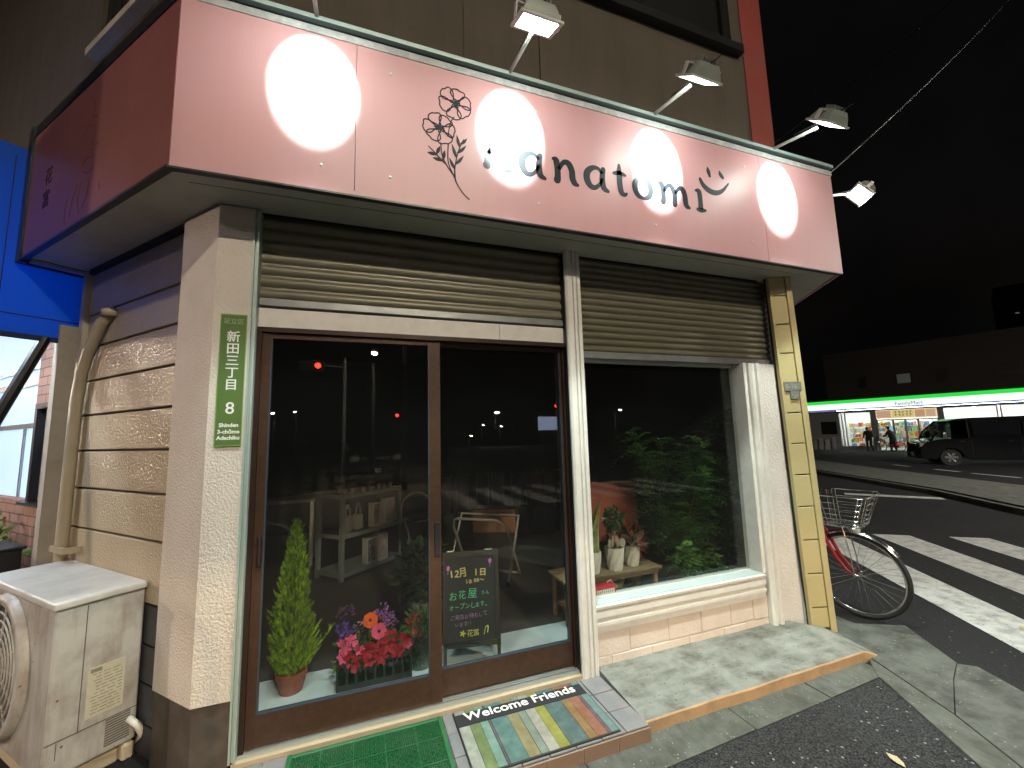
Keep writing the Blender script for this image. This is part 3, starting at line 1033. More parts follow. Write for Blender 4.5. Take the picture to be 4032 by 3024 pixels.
# faded brush writing and worn drawing on the left return
FL = frame(LP(0, -.0012, 0), tuple(-Vector(LP(1, 0, 0)) + Vector(LP(0, 0, 0))), (0, 0, 1))
brush = pm("faded_ink", (0.05, 0.016, 0.014), 0.6, 0.2, 9)
text("lettering", "花", .125, FL @ Matrix.Translation((-1.60, 3.095, 0)), brush, sign)
text("lettering", "富", .125, FL @ Matrix.Translation((-1.61, 2.945, 0)), brush, sign)
fd = MB(FL)
for pts in ([(-.95, 3.42), (-.90, 3.36), (-.92, 3.30), (-.86, 3.27)], [(-1.02, 3.20), (-.98, 3.25), (-.93, 3.25), (-.88, 3.20)], [(-.90, 3.14), (-.86, 3.10), (-.80, 3.09)],
            [(-1.0, 3.03), (-.95, 3.05), (-.90, 3.04)], [(-.98, 2.98), (-.92, 2.955), (-.85, 2.96)], [(-1.05, 2.92), (-1.10, 2.84), (-1.12, 2.75)], [(-1.0, 2.92), (-1.02, 2.83), (-.99, 2.74)],
            [(-.88, 2.90), (-.90, 2.82), (-.95, 2.76)], [(-.75, 2.84), (-.73, 2.80)], [(-1.18, 2.88), (-1.2, 2.8), (-1.19, 2.73)]):
    fd.stroke([(x, y, rnd.uniform(.003, .006)) for x, y in pts], .0008)
G(fd, "worn_drawing", pm("faded_brush", (0.20, 0.07, 0.06), 0.6, 0.2, 9))

# =================================================================== FLOODLIGHTS
lens = em("flood_lens", FLOODC, FLOOD)
lampgrey = pm("lamp_grey", (0.42, 0.41, 0.38), 0.45, 0.1, 8, metal=0.2)
pale = pm("lamp_white", (0.62, 0.62, 0.60), 0.4, 0.08, 8)


def floodlight(base, axis, out, label, reach=.36, drop=.065, tilt=R(-32), group="floodlights on the sign"):
    """axis: along the sign, out: away from it"""
    t = thing("floodlight", label, "floodlight", base, 0, group)
    M = frame(base, axis, Vector(axis).cross(Vector(out)) * -1)     # placeholder orientation
    ax, ou, u3 = Vector(axis), Vector(out), Vector((0, 0, 1))
    b0 = Vector(base)
    e = b0 + ou * reach - u3 * drop
    MB().tube([tuple(b0 - ou * .02), tuple(b0 + ou * .05), tuple(e)], .011, 8).build("arm", lampgrey, t, smooth=True)
    # head frame: local z = emitting direction
    emit = (Vector((0, 0, -1)) * math.cos(tilt) - ou * math.sin(-tilt)).normalized()
    yv = emit.cross(ax).normalized()
    H = Matrix((ax, yv, emit)).transposed().to_4x4()
    H.translation = e + ou * .07 - u3 * .015
    hw, hd = .105, .075
    # tapered housing with ribs behind the lens
    hb = MB(H)
    z0, z1 = -.075, -.002
    vs = []
    for z, k in ((z0, .66), (z0 + .025, .80), (z1, 1.0)):
        vs += [(-hw * k, -hd * k, z), (hw * k, -hd * k, z), (hw * k, hd * k, z), (-hw * k, hd * k, z)]
    fs = [(0, 3, 2, 1), (8, 9, 10, 11)]
    for i in range(2):
        for k in range(4):
            fs.append((i * 4 + k, i * 4 + (k + 1) % 4, i * 4 + 4 + (k + 1) % 4, i * 4 + 4 + k))
    hb.add(vs, fs)
    for k in range(5):
        x = -.05 + .025 * k
        hb.box((x - .003, -.035, z0 - .022), (x + .003, .035, z0))
    hb.build("housing", pm("lamp_housing", (0.22, 0.25, 0.22), 0.45, 0.15, 12, metal=0.2), t)
    MB(H).box((-.115, -.085, -.002), (.115, -.068, .010)).box((-.115, .068, -.002), (.115, .085, .010)).box((-.115, -.068, -.002), (-.095, .068, .010)).box((.095, -.068, -.002), (.115, .068, .010)).build("rim", pale, t)
    MB(H).box((-.094, -.067, .0), (.094, .067, .004)).build("lens", lens, t)
    for sg in (-1, 1):
        MB(H).box((min(sg * .123, sg * .1155), -.014, -.055), (max(sg * .123, sg * .1155), .014, .006)).box((min(sg * .123, sg * .07), -.014, -.0605), (max(sg * .123, sg * .07), .014, -.0555)).build("bracket", pale, t)
    sl = bpy.data.lights.new("beam", 'SPOT')            # the reflector's narrow beam on to the sign
    sl.energy = BEAM
    sl.color = FLOODC
    sl.spot_size = R(55)
    sl.spot_blend = .15
    sl.shadow_soft_size = .03
    so = bpy.data.objects.new("beam", sl)
    C.objects.link(so)
    bd = (-ou * math.cos(R(30)) - u3 * math.sin(R(30))).normalized()
    so.location = H @ Vector((0, 0, .02))
    so.rotation_euler = bd.to_track_quat('-Z', 'Y').to_euler()
    so.scale = (.80, 1, 1)
    par(so, t)
    dl = bpy.data.lights.new("spill", 'SPOT')          # the same lamp's wide spill towards the pavement
    dl.energy = DOWN
    dl.color = FLOODC
    dl.spot_size = R(94)
    dl.spot_blend = .12
    dl.shadow_soft_size = .05
    do = bpy.data.objects.new("spill", dl)
    C.objects.link(do)
    dd = (ou * math.sin(R(22)) - u3 * math.cos(R(22))).normalized()
    do.location = H @ Vector((0, 0, .03))
    do.rotation_euler = dd.to_track_quat('-Z', 'Y').to_euler()
    par(do, t)
    MB().tube([tuple(H @ Vector((.02, .02, z0))), tuple(H @ Vector((.03, .09, z0 - .05))), tuple(e + u3 * .03), tuple(b0 + ou * .2 - u3 * .0)], .004, 6).build("cable", rubber, t, smooth=True)
    return t


zb_ = 3.62
floodlight((.76, -.30, zb_), (1, 0, 0), (0, -1, 0), "floodlight farthest left on the sign, above the bare end panel")
floodlight((1.82, -.30, zb_), (1, 0, 0), (0, -1, 0), "floodlight above the flower drawing, its glowing lens cut by the top edge", tilt=R(-24))
floodlight((2.88, -.30, zb_), (1, 0, 0), (0, -1, 0), "floodlight in front of the red-lit corner, lens seen nearly edge-on", tilt=R(-42))
floodlight((4.02, -.30, zb_), (1, 0, 0), (0, -1, 0), "floodlight against the black sky above the sign's right end", tilt=R(-42))
ro = Vector((rd.y, -rd.x, 0))
floodlight(tuple(Vector((SX1, -.3226, 3.60)) + rd * .45), tuple(rd), tuple(ro), "floodlight right of the sign facing back with its square lens glaring", reach=.38, drop=.02, tilt=R(-48))

# =================================================================== STREET LIGHTING (out of view; some mirrored in the glass, one an added fill)
def street_lamp(name, label, base, h, col, s, r=.14, arm=(0, .9), group="street lamps across the junction"):
    t = thing(name, label, "street lamp", base, 0, group)
    x, y, z = base
    MB().tube([(x, y, z), (x, y, z + h * .6), (x, y, z + h)], [.09, .07, .05], 10).tube([(x, y, z + h - .1), (x + arm[0] * .5, y + arm[1] * .5, z + h + .05), (x + arm[0], y + arm[1], z + h + .08)], .03, 8).build("pole", pm("dark_pole", (.035, .033, .03), .7, .2, 5), t, smooth=True)
    hx, hy, hz = x + arm[0], y + arm[1], z + h + .06
    MB().lathe([(.05, .10), (r * 1.15, .05), (r * 1.2, .0), (r * 1.05, .0)], 16, (hx, hy, hz)).build("lamp_head", greymetal, t, smooth=True)
    MB().lathe([(.01, -.09), (r * .7, -.07), (r, 0), (r * .5, .01)], 16, (hx, hy, hz)).build("bulb", em("street_bulb_%d_%d" % (int(s), int(col[2] * 100)), col, s), t, smooth=True)
    return t


WARM = (1.0, 0.87, 0.68)
street_lamp("street_lamp", "tall street lamp over the junction lighting the shopfront", (2.3, -10.6, -.1), 8.2, WARM, STREET, .26)
street_lamp("street_lamp", "street lamp down the side street lighting the siding wall pinkish", (-10.0, .5, -.1), 2.75, (1.0, .76, .60), 4200, .16)
street_lamp("street_lamp", "added unseen pale fill lamp at the side street's mouth filling the upper side wall", (-4.6, -7.6, -.1), 5.4, (1.0, .90, .92), 480, .16)  # unseen lamp, added as fill for the dark upper siding
street_lamp("street_lamp", "street lamp far along the side street glinting in the siding wall", (-12.0, 7.6, -.1), 3.6, (1.0, .84, .66), 1500, .16)
street_lamp("street_lamp", "street lamp over the crossing lighting the road before the store", (19.0, -4.0, -.3), 8.0, (1.0, .94, .84), 4200, .22)
street_lamp("street_lamp", "street lamp mirrored brightly near the top of the left door pane", (1.45, -12.6, -.1), 4.3, (1.0, .93, .62), 160, .10)
street_lamp("street_lamp", "white street lamp mirrored in the middle of the right door pane", (20.48, -57.8, -.3), 5.1, (.9, 1, .95), 900, .35)
street_lamp("street_lamp", "small lamp mirrored at the left rim of the left door pane", (-6.14, -40.2, -.1), 4.0, (1, .93, .6), 300, .16)
street_lamp("street_lamp", "pair lamp mirrored in the display window's upper left", (25.52, -33.6, -.35), 3.9, (1, .97, .85), 500, .15)


def signal(label, base, h, s, r):
    t = thing("traffic_light", label, "traffic light", base, 0, "traffic lights across the junction")
    x, y, z = base
    MB().tube([(x + .9, y - .1, z), (x + .9, y - .1, z + h + .3)], .07, 10).tube([(x + .9, y - .1, z + h), (x, y - .1, z + h)], .03, 8).build("pole", greymetal, t)
    MB().rbox((x - r * 4.6, y - .09, z + h - r * 1.6), (x + r * 1.6, y, z + h + r * 1.6), r * .5, 2).build("signal_box", blackmetal, t)
    for i, (c, on) in enumerate((((.1, .5, .4), 0), ((.5, .4, .05), 0), ((1, .03, .02), 1))):
        M = frame((x - r * 3 + i * r * 1.5 - r * .0, y + .001, z + h), (-1, 0, 0), (0, 0, 1))
        MB(M).lathe([(r * .7, 0), (r * .6, .02), (.001, .03)], 16).build("signal_lens", em("red_signal_%d" % int(s), c, s) if on else pm("unlit_lens_%d" % i, tuple(k * .1 for k in c), .3), t)


signal("traffic light showing red, mirrored large at the top left of the door glass", (-.42, -13.7, -.1), 4.2, 60, .14)
signal("distant red traffic light mirrored right of centre in the left door pane", (4.94, -44.7, -.1), 4.0, 40, .25)
signal("distant red traffic light mirrored by the post in the right door pane", (28.7, -53.6, -.35), 5.9, 40, .30)
bb = thing("light_box", "pale lit billboard mirrored low in the right door pane", "billboard", (19.25, -36.6, -.2))
MB().box((18.2, -36.6, 1.8), (20.3, -36.2, 3.2)).build("panel", em("billboard_light", (.62, .7, 1.0), 3.0), bb)
for x in (18.6, 19.9):
    MB().tube([(x, -36.5, -.3), (x, -36.5, 1.8)], .06).build("leg", greymetal, bb)

# =================================================================== NEIGHBOUR SHOP (left)
nb = thing("neighbour_shop", "brick neighbour shop with blue awning and lit window at the left edge", "shop", LP(3, .4, -.1))
bt_, t_, b_ = nodes_of("brick_pink")
N, L = t_.nodes, t_.links
tcn = N.new("ShaderNodeTexCoord")
mp = N.new("ShaderNodeMapping")
mp.inputs["Rotation"].default_value = (R(90), 0, 0)
brn = N.new("ShaderNodeTexBrick")
brn.inputs["Scale"].default_value = 1
brn.inputs["Brick Width"].default_value = .21
brn.inputs["Row Height"].default_value = .072
brn.inputs["Mortar Size"].default_value = .005
brn.inputs["Color1"].default_value = (.36, .19, .13, 1)
brn.inputs["Color2"].default_value = (.30, .15, .105, 1)
brn.inputs["Mortar"].default_value = (.10, .07, .055, 1)
L.new(tcn.outputs["Object"], mp.inputs[0])
L.new(mp.outputs[0], brn.inputs["Vector"])
L.new(brn.outputs[0], b_.inputs["Base Color"])
b_.inputs["Roughness"].default_value = .7
brick_pink = bt_


def local(mb, name, mat, parent, M):
    """build in a turned local frame so procedural textures follow the wall"""
    o = mb.build(name, mat)
    o.matrix_world = M
    o.location, o.rotation_euler, o.scale = M.to_translation(), M.to_euler(), M.to_scale()
    par(o, parent)
    return o


bm_ = MB()
bm_.box((-6.5, .36, -.15), (-2.75, .6, 1.05)).box((-2.36, .36, 1.05), (-1.95, .6, 2.6)).box((-2.75, .36, 1.80), (-2.36, .6, 2.6)).box((-2.75, .36, -.15), (-1.95, .6, 1.05)).box((-2.82, .36, 1.05), (-2.75, .6, 2.6))
bm_.box((-6.5, .362, 2.601), (-1.95, .6, 3.39))
local(bm_, "brick_wall", brick_pink, nb, ML)
wn = MB(ML).box((-2.75, .34, 1.05), (-2.70, .42, 1.80)).box((-2.41, .34, 1.05), (-2.36, .42, 1.80)).box((-2.70, .34, 1.76), (-2.41, .42, 1.80)).box((-2.78, .30, 1.03), (-2.34, .42, 1.05)).build("window", blackmetal, nb)
MB(ML).box((-2.70, .39, 1.05), (-2.41, .40, 1.76)).build("pane", pm("grey_pane", (.10, .10, .10), .3, .3, 3), wn)
MB(ML).box((-2.52, .383, 1.24), (-2.44, .389, 1.52)).build("notice", pm("paper", (.75, .76, .82), .7, .05, 20), wn)
# lit shopfront further left
sf = MB(ML).box((-6.4, .42, 1.05), (-2.83, .44, 2.6)).build("lit_window", em("lit_blue_white", (.50, .70, 1.0), .95), nb)
MB(ML).box((-6.4, .40, 1.62), (-2.83, .419, 1.66)).box((-6.4, .40, 1.98), (-2.83, .419, 2.03)).box((-6.4, .40, 2.12), (-2.83, .419, 2.14)).box((-3.25, .405, 1.05), (-3.22, .4185, 1.62)).build("glazing_bar", greymetal, sf)
# grey edge post
MB(ML).box((-2.03, .225, -.12), (-1.95, .40, 2.30)).build("edge_post", pm("weathered_post", (.34, .30, .25), .7, .2, 5, .3, 40, dirt=(.18, .15, .12), dscale=5, damt=.6), nb)
# awning: blue cloth box, lit from inside
bl, t2, b2 = nodes_of("blue_awning")
b2.inputs["Base Color"].default_value = (.008, .14, .50, 1)
b2.inputs["Roughness"].default_value = .5
tl2 = t2.nodes.new("ShaderNodeBsdfTranslucent")
tl2.inputs[0].default_value = (.01, .25, .85, 1)
mx2 = t2.nodes.new("ShaderNodeMixShader")
mx2.inputs[0].default_value = .55
t2.links.new(b2.outputs[0], mx2.inputs[1])
t2.links.new(tl2.outputs[0], mx2.inputs[2])
t2.links.new(mx2.outputs[0], t2.nodes["Material Output"].inputs[0])
MS = frame(LP(1.97, .33, 0), tuple(Vector(LP(1.97, -1, 0)) - Vector(LP(1.97, .33, 0))), (0, 0, 1))
aw = MB(ML)
aw.box((-1.985, -1.0, 2.20), (-1.975, .33, 3.47)).box((-5.5, -1.0, 2.20), (-1.985, -.99, 3.0))
aw.add([(-5.5, -1.0, 3.0), (-1.975, -1.0, 3.0), (-1.975, .33, 3.47), (-5.5, .33, 3.47)], [(0, 1, 2, 3)])
awo = aw.build("awning", bl, nb)
MB(ML).box((-1.974, -1.0, 2.17), (-1.966, .33, 2.205)).box((-1.974, -1.0, 2.325), (-1.970, .33, 2.332)).box((-1.973, -.06, 2.2), (-1.970, -.055, 3.4)).build("awning_seam", pm("navy_trim", (.004, .012, .05), .6, .2, 6), awo)
MB(ML).tube([(-2.30, -.85, 2.50), (-2.30, -.02, 2.50)], .025, 10).build("awning_tube", em("awning_tube", (.75, .88, 1.0), 260), awo)
MB(ML).tube([(-1.99, -.25, .85), (-1.99, .17, 2.2)], .032, 8).build("awning_arm", pm("matte_black", (.004, .004, .004), .45, .2, 8, spec=.25), nb)
bin_ = thing("plastic_crate", "black plastic crate on the ledge at the far left edge", "crate", LP(2.35, .15, .6))
MB(ML).box((-2.6, -.1, .60), (-2.2, -.08, .78)).box((-2.6, .2, .60), (-2.2, .22, .78)).box((-2.6, -.08, .60), (-2.58, .2, .78)).box((-2.22, -.08, .60), (-2.2, .2, .78)).box((-2.58, -.08, .60), (-2.22, .2, .62)).build("crate_shell", blackmetal, bin_)
MB(ML).rbox((-2.62, -.12, .78), (-2.18, .24, .80), .006, 1).build("rim", blackmetal, bin_)
MB(ML).box((-2.57, -.07, -.1), (-2.54, -.04, .6)).box((-2.26, -.07, -.1), (-2.23, -.04, .6)).box((-2.57, .16, -.1), (-2.54, .19, .6)).box((-2.26, .16, -.1), (-2.23, .19, .6)).build("stand", blackmetal, bin_)


def leaf_quads(mb, c, n, rad, ln, wd, up_=.3, flat=1.0):
    """cluster of small leaves round a centre"""
    for _ in range(n):
        d = Vector((rnd.gauss(0, 1), rnd.gauss(0, 1), rnd.gauss(0, 1) * flat))
        d = d.normalized() * rad * rnd.random() ** .4
        p = Vector(c) + d
        ax = (d.normalized() + Vector((rnd.gauss(0, .5), rnd.gauss(0, .5), up_ + rnd.gauss(0, .5)))).normalized()
        sd_ = ax.orthogonal().normalized()
        sd_ = (sd_ * math.cos(rnd.random() * 6.3) + ax.cross(sd_) * math.sin(rnd.random() * 6.3)).normalized()
        l, w_ = ln * rnd.uniform(.7, 1.3), wd * rnd.uniform(.7, 1.2)
        nrm = ax.cross(sd_) * w_ * .25
        mb.add([tuple(p), tuple(p + ax * l * .5 + sd_ * w_ * .5 + nrm), tuple(p + ax * l), tuple(p + ax * l * .5 - sd_ * w_ * .5 + nrm)], [(0, 1, 2), (0, 2, 3)])


for i, (s_, o_, h_) in enumerate(((2.72, .05, .62), (3.15, .1, .70))):
    pl = thing("potted_shrub", ["leafy green shrub in a planter under the blue awning", "second shrub under the awning, half hidden at the picture edge"][i], "plant", LP(s_, o_, -.1))
    pm_ = MB(Matrix.Translation(LP(s_, o_, -.1)))
    pm_.lathe([(.12, 0), (.16, .3), (.17, .32), (.15, .32), (.14, .28)], 16).build("pot", pm("brown_pot", (.12, .07, .05), .6, .2, 9), pl, smooth=False)
    lb_ = MB()
    leaf_quads(lb_, LP(s_, o_, h_), 420, .30, .08, .04)
    lb_.build("foliage", leafm("shrub_leaf", (.05, .12, .02), (.14, .26, .05)), pl)

# downpipe on the siding
dp = thing("downpipe", "cream drainpipe running down the side wall with an elbow at the top", "pipe", LP(1.74, .27, -.1))
cream = pm("cream_pipe", (.38, .33, .24), .4, .08, 5, dirt=(.36, .29, .19), dscale=6, damt=.5)
MB(ML).tube([(-1.42, .315, 2.30), (-1.46, .285, 2.26), (-1.60, .275, 2.08), (-1.68, .275, 1.95), (-1.72, .275, 1.75), (-1.73, .275, 1.2), (-1.73, .275, .5), (-1.73, .275, -.1)], .033, 14).build("pipe", cream, dp, smooth=True)
MB(ML).lathe([(.055, -.02), (.055, .02), (.03, .03)], 14, (-1.40, .31, 2.31)).build("wall_cap", cream, dp, smooth=True)
MB(ML).box((-1.79, .235, .80), (-1.56, .25, .835)).box((-1.79, .25, .80), (-1.77, .318, .835)).box((-1.58, .25, .80), (-1.56, .318, .835)).build("pipe_clip", cream, dp)

# =================================================================== AIR CONDITIONER
ac = thing("air_conditioner", "grimy off-white air conditioner unit beside the corner pillar", "air conditioner", LP(1.2, .15, -.1))
acm = pm("ac_casing", (.46, .46, .43), .42, .06, 3, .05, 30, dirt=(.24, .20, .155), dscale=4.5, damt=.85, streak=((.20, .16, .12), .7, (14, 14, 1.6)), chips=(48, .018, (.16, .09, .05)))
acd = pm("ac_seam", (.10, .095, .085), .8, .2, 6)
a0, a1 = -1.70, -.69
MB(ML).rbox((a0, -.02, -.02), (a1, .315, .705), .018, 3).build("casing", acm, ac, smooth=False)
MB(ML).rbox((a0 - .008, -.03, .706), (a1 + .008, .318, .742), .012, 3).build("top_cover", pm("ac_top", (.60, .60, .57), .4, .06, 3, .05, 30, dirt=(.34, .33, .30), dscale=6, damt=.6), ac)
e_ = a1 + .0004
MB(ML).box((e_, .088, .14), (e_ + .0015, .0915, .70)).box((e_, -.018, .136), (e_ + .0015, .31, .1395)).box((e_, .02, .06), (e_ + .0015, .0225, .13)).build("panel_seam", acd, ac)
lv = MB(ML)
for k in range(11):
    z = .012 + k * .0115
    lv.box((e_, .19, z), (e_ + .002, .285, z + .005))
lv.build("louvre", acd, ac)
MB(ML).box((e_, .11, .175), (e_ + .0012, .25, .40)).build("rating_label", pm("label_paper", (.52, .50, .38), .7, .12, 9, dirt=(.38, .36, .26), dscale=20, damt=.5), ac)
ll_ = MB(ML)
for k in range(13):
    z = .19 + k * .0145
    x0 = .125 + rnd.random() * .02
    while x0 < .235:
        x1 = min(.24, x0 + rnd.uniform(.01, .035))
        ll_.box((e_ + .0012, x0, z), (e_ + .0018, x1, z + .0035))
        x0 = x1 + rnd.uniform(.004, .012)
ll_.box((e_ + .0012, .12, .375), (e_ + .0018, .16, .392)).build("label_print", pm("label_ink", (.22, .21, .17), .7, .2, 30), ac)
for z in (.715, .72, .70):
    pass
for o_ in (.02, .10, .20):
    pass
# fan grille on the front
MF = frame(LP(1.28, -.021, .36), tuple(Vector(LP(0, 0, 0)) - Vector(LP(1, 0, 0))), (0, 0, 1))
fg = MB(MF)
for r_ in (.06, .10, .14, .18, .22, .26, .30):
    fg.tube([(r_ * math.cos(a * math.pi / 18), r_ * math.sin(a * math.pi / 18), .03) for a in range(36)], .004, 5, closed=True)
for k in range(12):
    a = k * math.pi / 6
    fg.tube([(.03 * math.cos(a), .03 * math.sin(a), .03), (.31 * math.cos(a), .31 * math.sin(a), .012)], .005, 5)
fg.build("fan_grille", acm, ac)
MB(MF).lathe([(.345, .0), (.34, .03), (.315, .04), (.305, .0)], 40, cap=False).build("fan_ring", acm, ac, smooth=True)
MB(MF).lathe([(.30, .001), (.001, .002)], 32, cap=False).build("fan_hollow", acd, ac)
MB(ML).rbox((a0 + .05, .0, -.10), (a1 + .01, .05, -.022), .01, 1).rbox((a0 + .05, .26, -.10), (a1 + .01, .31, -.022), .01, 1).rbox((a1 - .16, .05, -.10), (a1 - .02, .26, -.03), .01, 1).build("foot", pm("ac_foot", (.42, .36, .26), .7, .15, 5), ac)
MB(ML).tube([(a1 + .0, .28, .09), (a1 + .05, .30, .06), (a1 + .03, .33, .0), (a1 - .05, .34, -.08)], .016, 8).build("hose", whitepaint, ac, smooth=True)

# =================================================================== ADDRESS PLATES
ap = thing("street_name_plate", "tall green street name plate with white writing on the corner pillar", "name plate", (.393, -.03, 1.43))
green = pm("plate_green", (.095, .16, .045), .35, .06, 4, dirt=(.075, .17, .02), dscale=5, damt=.5)
MB().rbox((.336, -.034, 1.435), (.450, -.0285, 2.099), .002, 1).build("plate", green, ap)
MB().box((.336, -.0355, 1.435), (.450, -.0342, 1.441)).box((.336, -.0355, 2.093), (.450, -.0342, 2.099)).box((.336, -.0355, 1.441), (.3395, -.0342, 2.093)).box((.4465, -.0355, 1.441), (.450, -.0342, 2.093)).build("rim", pm("plate_rim", (.16, .30, .06), .35, .06, 4), ap)
pw_ = pm("plate_white", (.75, .78, .72), .5, .05, 10)
FP = lambda x, z: FRONT(x, -.0343, z)
text("lettering", "足立区", .030, FP(.393, 2.052), pm("plate_grey", (.30, .33, .22), .5, .05, 10), ap, .0006, .0003, 'CENTER')
for i, ch in enumerate("新田三丁目"):
    text("lettering", ch, .060, FP(.395, 1.962 - .061 * i), pw_, ap, .0006, .0008, 'CENTER')
text("lettering", "8", .082, FP(.395, 1.595), pw_, ap, .0006, .0006, 'CENTER')
text("lettering", "Shinden", .026, FP(.394, 1.530), pw_, ap, .0006, .0009, 'CENTER')
text("lettering", "3-chōme", .026, FP(.394, 1.498), pw_, ap, .0006, .0009, 'CENTER')
text("lettering", "Adachiku", .026, FP(.394, 1.468), pw_, ap, .0006, .0009, 'CENTER')
hn = thing("house_number_plate", "small weathered grey house number plate on the yellow corner panel", "number plate", (4.26, -.12, 1.70))
grey = pm("grey_plate", (.16, .17, .15), .5, .3, 30, dirt=(.30, .31, .28), dscale=40, damt=.5)
MB(MY).box((.018, -.010, 1.738), (.158, -.0045, 1.808)).build("plate", grey, hn)
MB(MY).rbox((.062, -.010, 1.668), (.134, -.0045, 1.737), .002, 1).build("lower_plate", grey, hn)
MN = MY @ frame((0, -.0101, 0), (1, 0, 0), (0, 0, 1))
text("lettering", "8-16", .052, MN @ Matrix.Translation((.028, 1.755, 0)), pm("worn_white", (.32, .33, .30), .6, .1, 40), hn, .0005, .001)
hb_ = MB(MN)
for (x, y, w_, h_) in ((.07, 1.70, .012, .022), (.088, 1.715, .022, .012), (.09, 1.685, .014, .018), (.112, 1.69, .014, .02)):
    hb_.box((x, y, 0), (x + w_, y + h_, .0006))
hb_.build("worn_mark", pm("worn_pale", (.24, .25, .22), .6, .1, 40), hn)

# =================================================================== DOOR MATS
gmat = thing("green_mat", "green plastic grid doormat in front of the left sliding door", "doormat", (1.06, -.27, -.02))
gcol = pm("green_plastic", (.010, .105, .032), .5, .12, 6, dirt=(.09, .18, .11), dscale=7, damt=.45)
gx0, gx1, gy0, gy1 = .705, 1.425, -.52, -.055
MB().box((gx0 + .01, gy0 + .01, -.0215), (gx1 - .01, gy1 - .01, -.018)).build("mat_base", pm("green_dark", (.006, .05, .015), .6, .2, 8), gmat)
gg = MB()
gg.rbox((gx0, gy0, -.0215), (gx0 + .022, gy1, -.008), .003, 1).rbox((gx1 - .022, gy0, -.0215), (gx1, gy1, -.008), .003, 1).rbox((gx0 + .02, gy0, -.0215), (gx1 - .02, gy0 + .022, -.009), .003, 1).rbox((gx0 + .02, gy1 - .022, -.0215), (gx1 - .02, gy1, -.009), .003, 1)
n = 0
x = gx0 + .024
row = 0
P = .0195
while x < gx1 - .03:
    y = gy0 + .024
    k = 0
    while y < gy1 - .03:
        if (row + k) % 2:
            gg.box((x, y, -.018), (x + .0175, y + .003, -.0105)).box((x, y + .012, -.018), (x + .0175, y + .015, -.0105))
        else:
            gg.box((x + .001, y, -.018), (x + .004, y + .0175, -.0105)).box((x + .012, y, -.018), (x + .015, y + .0175, -.0105))
        y += P
        k += 1
    x += P
    row += 1
for k in range(1, 5):
    gg.box((gx0 + .144 * k, gy0 + .02, -.018), (gx0 + .144 * k + .004, gy1 - .02, -.0092))
for k in range(1, 3):
    gg.box((gx0 + .02, gy0 + .155 * k, -.018), (gx1 - .02, gy0 + .155 * k + .004, -.0095))
gg.build("mat_grid", gcol, gmat)

wmat = thing("welcome_mat", "striped painted-plank doormat with white welcome lettering on a black band", "doormat", (1.86, -.275, -.02))
mx0, mx1, my0, my1 = 1.486, 2.236, -.502, -.052
MB().rbox((mx0, my0, -.0215), (mx1, my1, -.0135), .002, 1).build("mat_base", rubber, wmat)
pl_ = [(1.0, (.42, .44, .38)), (.9, (.20, .27, .10)), (.75, (.22, .38, .32)), (.25, (.14, .11, .13)), (1.55, (.12, .24, .22)), (1.0, (.34, .29, .14)), (.75, (.25, .31, .25)), (.95, (.46, .44, .37)),
       (.95, (.36, .35, .06)), (1.75, (.11, .18, .18)), (.8, (.33, .19, .07)), (1.0, (.36, .15, .09)), (.35, (.2, .11, .14)), (.7, (.20, .33, .32))]
tot = sum(a for a, c in pl_)
wood_tex = {}
top_m = MB()
x = mx0 + .006
wid = mx1 - mx0 - .012
for i, (a, c) in enumerate(pl_):
    w_ = wid * a / tot
    c = tuple(k * .46 for k in c)
    mt = pm("mat_plank_%d" % i, c, .85, .3, 28, 0, dirt=tuple(min(1, k * 1.7 + .03) for k in c), dscale=13, damt=.55)
    gap = .004 if i % 3 == 0 else .0015
    MB().box((x + gap / 2, my0 + .008, -.0135), (x + w_ - gap / 2, my1 - .128, -.0120)).box((x + gap / 2, my1 - .030, -.0135), (x + w_ - gap / 2, my1 - .005, -.0120)).build("stripe", mt, wmat)
    x += w_
MB().box((mx0 + .004, my1 - .124, -.0135), (mx1 - .004, my1 - .033, -.0117)).build("black_band", pm("band_black", (.014, .014, .018), .85, .2, 30), wmat)
text("lettering", "Welcome Friends", .088, Matrix.Translation((1.861, -.141, -.0117)), pm("mat_white", (.72, .72, .66), .85, .08, 40), wmat, .0004, .0014, 'CENTER', sx=1.02)

# =================================================================== INSIDE THE SHOP
FZ = .02
terra = pm("terracotta", (.34, .095, .045), .7, .15, 8, .2, 60, dirt=(.22, .07, .04), dscale=6, damt=.5)
white_pot = pm("white_ceramic", (.68, .64, .57), .35, .04, 6)
